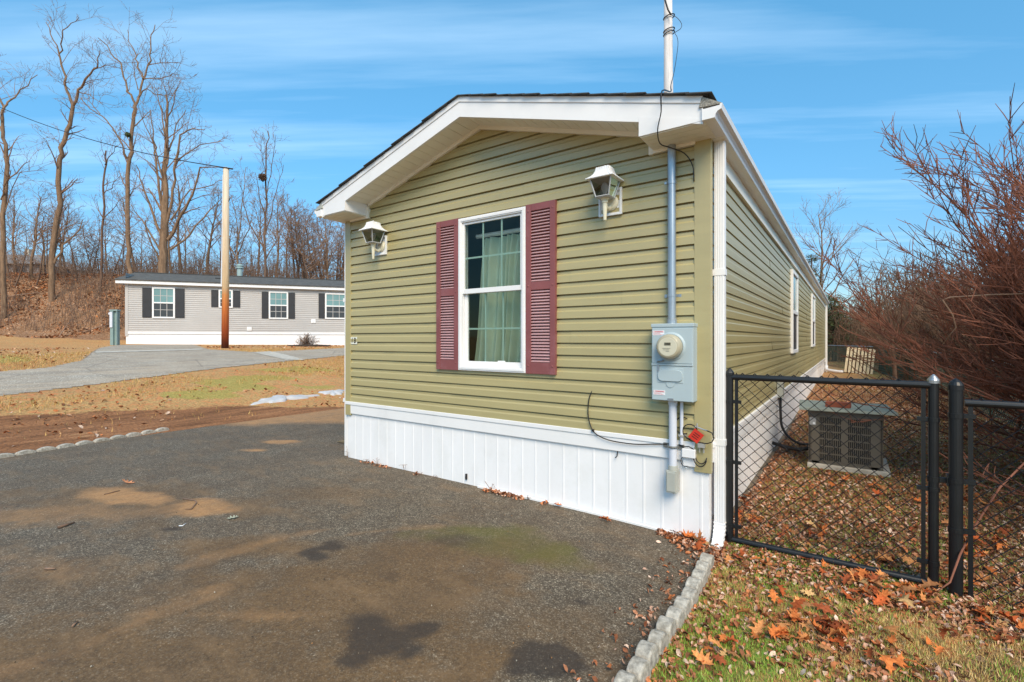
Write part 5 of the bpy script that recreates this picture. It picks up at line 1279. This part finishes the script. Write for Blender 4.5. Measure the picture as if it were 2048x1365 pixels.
# underbrush
def brush(name, n, gen, hlo, hhi, m, label, seed, br=3, r=.009, kind='stuff', lean=.25):
    R = random.Random(seed); mb = MB()
    for _ in range(n):
        x, y = gen(R); z = h(x, y); hh = R.uniform(hlo, hhi); dx, dy = R.gauss(0, lean), R.gauss(0, lean)
        p1 = Vector((x+dx*hh*.4, y+dy*hh*.4, z+hh*.5)); p2 = Vector((x+dx*hh, y+dy*hh, z+hh)); mb.tube([(x, y, z-.05), p1, p2], [r, r*.8, r*.4], 3, cap=False)
        for b in range(br):
            f = R.uniform(.2, .9); q = Vector((x, y, z)).lerp(p2, f); e = q+Vector((R.gauss(0,.3), R.gauss(0,.3), R.uniform(.05,.5)))*hh*.45; mb.tube([q, q.lerp(e, .5)+Vector((0,0,-.02*hh)), e], [r*.6, r*.5, r*.3], 3, cap=False)
    return tag(mb.build(name, M[m], fix=False), label, 'brush', kind=kind)
def hillgen(R):
    while True:
        L_ = R.uniform(-46, -17); D_ = R.uniform(28.3, 38); 
        if fbm(np.array(L_), np.array(D_), .3, 77) > .44-.1*(L_ > -30): return L_*RT[0]+D_*FW[0], L_*RT[1]+D_*FW[1]
brush('underbrush', 2600, hillgen, .4, 1.7, 'twig', 'thin brown underbrush covering the wooded bank', 5, 3, .014)
def topgen(R):
    L_ = R.uniform(-48, -8); D_ = R.uniform(37, 47); return L_*RT[0]+D_*FW[0], L_*RT[1]+D_*FW[1]
brush('thicket', 1000, topgen, 1.0, 3.0, 'twig', 'dense brown thicket along the top of the bank behind the grey house', 6, 4, .016)
# far woods, a low mass closing the horizon
def farwoods(R):
    a = R.uniform(-1.15, 1.3); t = R.uniform(60, 95); L_ = a*t
    return L_*RT[0]+t*FW[0], L_*RT[1]+t*FW[1]
brush('far_woods', 5200, farwoods, 3.5, 7, 'redtwig2', 'far brown woods closing the horizon', 8, 5, .035, lean=.12)
# fallen logs on the bank
for (a, b, r_, lb) in (((0,604),(80,592),.05,'pale fallen branch high on the left of the leafy bank'), ((165,670),(230,655),.045,'thin fallen branch at the foot of the bank near the pedestal'), ((118,678),(145,644),.03,'short broken branch sticking up at the foot of the bank')):
    p, q = gp(*a), gp(*b); mb = MB(); mb.tube([(p[0],p[1],p[2]+.1), ((p[0]+q[0])/2, (p[1]+q[1])/2, (p[2]+q[2])/2+.16), (q[0],q[1],q[2]+.12)], [r_, r_*.9, r_*.6], 6); tag(mb.build('fallen_branch', M['twig'], smooth=True), lb, 'branch')
# shrub before the far house
def round_shrub(name, px, py, t, r, n, m, label, hf=1.0):
    d = dirpx(px); x, y = d[0]*t, d[1]*t; z = h(x, y); R = random.Random(int(px)); T = thing(name, label, 'shrub', (x, y, z)); mb = MB()
    for i in range(n):
        a = R.uniform(0, 2*math.pi); e = R.uniform(.15, 1.5); d_ = Vector((math.cos(a)*math.cos(e), math.sin(a)*math.cos(e), math.sin(e)*hf)); grow(mb, (x+R.gauss(0,.04), y+R.gauss(0,.04), z), d_, r*R.uniform(.7,1.05), .009, 1, R, up=.05, nchild=4, wig=.1, k=4, minr=.007, ratio=.4)
    mb.build('branches', M[m], T, fix=False)
    mb = MB(); mb.tube([(x, y, z-.1), (x, y, z+.1)], [.05, .03], 8); mb.build('stump', M['bark2'], T)
round_shrub('shrub', 614, 686, 24.6, .62, 90, 'redtwig2', 'small round leafless reddish shrub in front of the grey house skirting', .9)
q = W(618, 690, 24.4); mb = MB(); N = 30
mb.lathe((q[0], q[1], h(q[0], q[1])-.05), [(1.1, 0), (1.0, .09), (.4, .12), (.01, .13)], 30); tag(mb.build('mulch_bed', M['soilbed'], smooth=True), kind='structure')

# ------------------------------------------------------------------ right side shrubs and trees
def big_shrub(name, base, dirs, n, L, r, m, label, seed, spread=.35, br=(7,4), bl=.42, minr=.0035, kk=5):
    R = random.Random(seed); x, y = base; z = h(x, y); T = thing(name, label, 'shrub', (x, y, z)); mb = MB(); ms = MB()
    for i in range(n):
        dx, dy, dz = R.choice(dirs); d = Vector((dx+R.gauss(0,spread), dy+R.gauss(0,spread), dz+R.gauss(0,spread))).normalized()
        p = Vector((x+R.gauss(0,.5), y+R.gauss(0,.8), z+R.uniform(0,1.0))); LL = L*R.uniform(.6,1.08); nn_ = 7; pts = [p]; ds = []
        for j in range(nn_): d = (d+Vector((R.gauss(0,.12), R.gauss(0,.12), .05+R.gauss(0,.06)))).normalized(); pts.append(pts[-1]+d*LL/nn_); ds.append(d.copy())
        rs = [max(minr, r*R.uniform(.9,1)*(1-.8*j/nn_)) for j in range(nn_+1)]; ms.tube(pts, rs, kk, cap=False)
        for b in range(br[0]):
            f = .25+.75*R.random(); j = min(nn_-1, int(f*nn_)); q = pts[j].lerp(pts[j+1], f*nn_-j); dd = (ds[j]+Vector((R.gauss(0,.38), R.gauss(0,.38), R.gauss(0,.3)+.1))).normalized()
            l2 = LL*bl*R.uniform(.5,1.1)*(1.25-.6*f); e1 = q+dd*l2*.5; dd2 = (dd+Vector((R.gauss(0,.15), R.gauss(0,.15), .08))).normalized(); e2 = e1+dd2*l2*.5; r2 = max(minr, rs[j]*.5)
            mb.tube([q, e1, e2], [r2, r2*.8, minr*.7], 4, cap=False)
            for c in range(br[1]):
                g = R.uniform(.25, 1); s = q.lerp(e1, g*2) if g < .5 else e1.lerp(e2, g*2-1); d3 = (dd2+Vector((R.gauss(0,.55), R.gauss(0,.55), R.gauss(0,.4)+.15))).normalized(); l3 = l2*.35*R.uniform(.5,1.2); mb.tube([s, s+d3*l3*.5, s+(d3+Vector((R.gauss(0,.1),R.gauss(0,.1),.05)))*l3], [minr, minr*.9, minr*.5], 3, cap=False)
    ms.build('stems', M[m], T, smooth=True, fix=False); mb.build('twigs', M[m], T, fix=False); return T
dl = [(-.75,.1,.75), (-.6,.0,.85), (-.9,.1,.5), (-.45,-.1,.9), (-.3,.2,1.0), (-.85,-.15,.45), (-.25,.05,1.0), (-.1,.1,1.05), (-.5,.1,.95)]
big_shrub('large_shrub', (2.75, 6.6), dl, 240, 2.75, .016, 'redtwig', 'large tangled reddish shrub leaning over the fence at the right edge', 1, br=(13,7), bl=.32)
big_shrub('large_shrub', (3.0, 5.0), dl, 90, 2.3, .014, 'redtwig', 'nearest reddish shrub just behind the black fence at the right edge', 2, br=(11,7), bl=.32)
big_shrub('large_shrub', (2.6, 9.3), [(-.5,0,.85), (-.2,-.2,1), (-.7,.1,.5), (.2,.1,.9)], 75, 2.6, .018, 'redtwig2', 'brown shrub with crossing stems in the middle of the fence line', 3, br=(8,5), bl=.4)
big_shrub('large_shrub', (2.3, 13.0), [(-.3,0,.9), (.1,-.2,1), (-.5,.1,.5), (.3,.1,.8)], 60, 2.5, .02, 'redtwig2', 'brown leafless shrub farther along the fence behind the gate', 4, br=(8,4), minr=.006)
big_shrub('large_shrub', (2.6, 17.5), [(-.3,0,.9), (.1,-.2,1), (-.5,.1,.5), (.3,.1,.8)], 60, 2.6, .024, 'redtwig2', 'brown leafless shrub right of the leaning pallet', 5, br=(8,4), minr=.008)
big_shrub('large_shrub', (5.0, 9.0), [(-.3,0,.9), (.1,-.2,1), (-.5,.1,.6), (.3,.1,.8)], 80, 3.6, .022, 'redtwig2', 'tall brown shrub mass rising behind the nearest red shrub', 6, br=(8,4), minr=.006)
def gen_r(R):
    while True:
        y = R.uniform(4, 34); x = R.uniform(2.3, 9+y*.25)-(max(0, y-20)*.22)
        return x, y
brush('right_thicket', 2600, gen_r, .6, 2.3, 'redtwig2', 'tangled brown undergrowth beyond the fence on the right', 9, 4, .008)
def gen_b(R):
    if R.random() < .35: return R.uniform(1.3, 5), R.uniform(18, 33)
    return R.uniform(-7, 12), R.uniform(33, 46)
brush('back_thicket', 2600, gen_b, 1.5, 4.2, 'redtwig2', 'brown wood edge behind the back fence', 10, 5, .02)
# trees behind the back fence
def small_tree(px, t, hgt, r, label, seed, m='bark', spread=.8, up=.9, nch=16, name='bare_tree', tw='twig', start=.25, lean=0):
    d = dirpx(px); x, y = d[0]*t, d[1]*t; z = h(x, y); R = random.Random(seed); T = thing(name, label, 'tree', (x, y, z)); tr = MB(); tb = MB()
    n = 8; pts = [Vector((x, y, z-.2))]; dd = Vector((lean, 0, 1))
    for i in range(n): dd = (dd+Vector((R.gauss(0,.05), R.gauss(0,.05), .1))).normalized(); pts.append(pts[-1]+dd*hgt/n)
    rs = [r*(1-.85*i/n) for i in range(n+1)]; tr.tube(pts, rs, 7, cap=False)
    for c in range(nch):
        f = start+(1-start)*(c+R.random())/nch; i = min(n-1, int(f*n)); q = pts[i].lerp(pts[i+1], f*n-i); a = R.uniform(0, 2*math.pi)
        grow(tb, q, (math.cos(a)*spread, math.sin(a)*spread, up), hgt*.36*(1.3-.8*f)*R.uniform(.7,1.2), max(.012, rs[i]*.5), 2, R, up=.2, nchild=4, wig=.12, k=4, minr=.008)
    tr.build('trunk', M[m], T, smooth=True, fix=False); tb.build('twigs', M[tw], T, fix=False); return T
small_tree(1642, 30, 9.6, .13, 'bare tree with upswept limbs behind the far end of the green house', 31, nch=22)
small_tree(1792, 13.5, 3.2, .06, 'small dark forked tree at the fence between the pallet and the gate post', 33, 'bark2', .9, .8, 10, 'bare_tree', 'redtwig2')
small_tree(1722, 27, 4.6, .08, 'thin bare tree behind the leaning pallet', 34, 'bark2', .9, .8, 14, 'bare_tree', 'redtwig2')
small_tree(1760, 36, 5.8, .10, 'brown bare tree in the gap between the red shrub and the far trees', 35, 'bark2', .9, .8, 16, 'bare_tree', 'redtwig2')
def conifer(px, t, hgt, w, label, seed, z0=0):
    d = dirpx(px); x, y = d[0]*t, d[1]*t; z = h(x, y); R = random.Random(seed); T = thing('conifer_tree', label, 'tree', (x, y, z)); tr = MB(); tr.tube([(x, y, z-.2), (x+.1, y, z+hgt*.6), (x, y, z+hgt)], [.14, .08, .02], 7, cap=False); fo = MB(); tb = MB()
    for i in range(150):
        f = .12+.86*R.random(); zz = z+hgt*f; a = R.uniform(0, 2*math.pi); l = w*(1.1-f)*R.uniform(.5, 1.15)+.15; q = Vector((x, y, zz)); e = q+Vector((math.cos(a)*l, math.sin(a)*l, R.uniform(-.05,.25)*l)); tb.tube([q, e], [.02, .008], 3, cap=False)
        for s in range(26):
            g = R.uniform(.2, 1.05); c_ = q.lerp(e, g)+Vector((R.gauss(0,.10), R.gauss(0,.10), R.gauss(0,.07))); v = Vector((math.cos(a)+R.gauss(0,.6), math.sin(a)+R.gauss(0,.6), R.gauss(.1,.5))).normalized()*R.uniform(.08,.2); sd_ = v.cross(Vector((R.gauss(0,1),R.gauss(0,1),R.gauss(0,1)))).normalized()*.022
            fo.poly([c_-sd_, c_+sd_, c_+v])
    tr.build('trunk', M['bark2'], T, fix=False); tb.build('branches', M['bark2'], T, fix=False); fo.build('needles', M['needle'], T, fix=False)
conifer(1622, 30, 6.6, 1.9, 'dark evergreen tree rising behind the far eave of the green house', 41)
conifer(1668, 29, 3.9, 1.6, 'low green evergreen just right of the far end of the green house', 42)
# arching pale cane in front of the fence
mb = MB(); mb.tube([W(2060,588,3.9), W(1980,590,3.9), W(1900,595,4.0), W(1885,600,4.0), W(1905,630,4.0), W(1912,655,4.0), W(1885,690,4.1)], [.006]*5+[.005,.003], 6)
tag(mb.build('vine_cane', M['twig'], smooth=True), 'pale arching bare vine in front of the red shrub', 'vine')
mb = MB(); mb.tube([W(2060,915,2.9), W(2000,975,2.85), W(1945,1060,2.75), W(1920,1110,2.68), W(1900,1165,2.62), W(1876,1182,2.6)], [.005,.006,.006,.006,.005,.003], 6)
tag(mb.build('vine_cane', M['redtwig'], smooth=True), 'thin reddish vine looping past the thick end post down to the leaves', 'vine')
# snow beyond the fence
def bsnow(x, y, r, seed):
    mb = MB(); N = 24
    for j in range(5):
        for i in range(N):
            t = 2*math.pi*i/N; rr = r*j/4*(1+.3*math.sin(3*t+seed)); xx, yy = x+rr*math.cos(t), y+rr*1.6*math.sin(t); mb.v.append((xx, yy, h(xx, yy)+.10-.12*(j == 4)))
    for j in range(4):
        for i in range(N): k = (i+1) % N; mb.f.append((j*N+i, j*N+k, (j+1)*N+k, (j+1)*N+i))
    tag(mb.build('snow_patch', M['snow'], smooth=True), ['patch of snow glimpsed through the right shrubs near the fence', 'snow patch glimpsed farther back through the shrubs'][seed % 2], 'snow')
bsnow(4.6, 7.2, 1.2, 0); bsnow(4.2, 12.5, 1.2, 1)

# ------------------------------------------------------------------ light and sky
SUN_EL, SUN_AZ = rad(43), rad(137)   # azimuth measured from +Y clockwise
wd = bpy.data.worlds.new('World'); SC.world = wd; wd.use_nodes = True; t = wd.node_tree; t.nodes.clear()
sky = t.nodes.new('ShaderNodeTexSky'); sky.sky_type = 'NISHITA'; sky.sun_disc = False; sky.sun_elevation = SUN_EL; sky.sun_rotation = SUN_AZ; sky.air_density = 1.0; sky.dust_density = .4; sky.ozone_density = 1.6
tc = t.nodes.new('ShaderNodeTexCoord'); mp = t.nodes.new('ShaderNodeMapping'); mp.inputs['Scale'].default_value = (.55, .55, 11); mp.inputs['Location'].default_value = (.3, .1, .55)
nz_ = t.nodes.new('ShaderNodeTexNoise'); nz_.inputs['Scale'].default_value = 1.7; nz_.inputs['Detail'].default_value = 7; nz_.inputs['Roughness'].default_value = .55
rp_ = t.nodes.new('ShaderNodeValToRGB'); rp_.color_ramp.elements[0].position = .5; rp_.color_ramp.elements[0].color = (0,0,0,1); rp_.color_ramp.elements[1].position = .8; rp_.color_ramp.elements[1].color = (.34,.34,.34,1)
tint = t.nodes.new('ShaderNodeMix'); tint.data_type = 'RGBA'; tint.blend_type = 'MULTIPLY'; tint.inputs[0].default_value = 1; tint.inputs[7].default_value = (1,1,1,1)
mxn = t.nodes.new('ShaderNodeMix'); mxn.data_type = 'RGBA'; mxn.inputs[7].default_value = (5.2, 6.6, 7.8, 1)
bg = t.nodes.new('ShaderNodeBackground'); bg.inputs[1].default_value = .14; ow = t.nodes.new('ShaderNodeOutputWorld')
sxyz = t.nodes.new('ShaderNodeSeparateXYZ'); t.links.new(tc.outputs['Generated'], sxyz.inputs[0])
def vm(op, a, b):
    q_ = t.nodes.new('ShaderNodeMath'); q_.operation = op
    for i_, v_ in ((0, a), (1, b)):
        if hasattr(v_, 'is_linked'): t.links.new(v_, q_.inputs[i_])
        else: q_.inputs[i_].default_value = v_
    return q_.outputs[0]
zc = vm('MAXIMUM', sxyz.outputs[2], .03)
cu_ = vm('DIVIDE', vm('ADD', vm('MULTIPLY', sxyz.outputs[0], RT[0]), vm('MULTIPLY', sxyz.outputs[1], RT[1])), zc)
cv_ = vm('DIVIDE', vm('ADD', vm('MULTIPLY', sxyz.outputs[0], FW[0]), vm('MULTIPLY', sxyz.outputs[1], FW[1])), zc)
cmb = t.nodes.new('ShaderNodeCombineXYZ'); t.links.new(vm('MULTIPLY', cu_, .16), cmb.inputs[0]); t.links.new(vm('ADD', vm('MULTIPLY', cv_, 1.25), vm('MULTIPLY', cu_, .05)), cmb.inputs[1]); cmb.inputs[2].default_value = 3.7
for a, b in ((tc.outputs['Generated'], mp.inputs[0]), (cmb.outputs[0], nz_.inputs['Vector']), (nz_.outputs['Fac'], rp_.inputs[0]), (vm('MULTIPLY', rp_.outputs[0], vm('MINIMUM', vm('MULTIPLY', zc, 4.0), 1.0)), mxn.inputs[0]), (sky.outputs[0], tint.inputs[6]), (tint.outputs[2], mxn.inputs[6]), (mxn.outputs[2], bg.inputs[0]), (bg.outputs[0], ow.inputs[0])): t.links.new(a, b)
TINT = tint
hr = t.nodes.new('ShaderNodeValToRGB'); t.links.new(sxyz.outputs[2], hr.inputs[0]); t.links.new(hr.outputs[0], tint.inputs[7])
he = hr.color_ramp.elements; he[0].position = 0; he[0].color = (.50, .56, .60, 1); he[1].position = .55; he[1].color = (.58, 1.16, 1.20, 1)
for p_, c_ in ((.12, (.40, .58, .68, 1)), (.3, (.48, .86, .94, 1))): e_ = he.new(p_); e_.color = c_
sn = bpy.data.lights.new('sun', 'SUN'); sn.energy = 2.7; sn.angle = rad(34); sn.color = (1, .80, .58); so = bpy.data.objects.new('sun', sn); COL.objects.link(so)
dv = Vector((math.sin(SUN_AZ)*math.cos(SUN_EL), math.cos(SUN_AZ)*math.cos(SUN_EL), math.sin(SUN_EL))); so.rotation_euler = dv.to_track_quat('Z', 'Y').to_euler(); so.location = dv*50
SC.view_settings.view_transform = 'Standard'; SC.view_settings.look = 'None'; SC.view_settings.exposure = .68; SC.view_settings.gamma = 1
SC.render.film_transparent = False
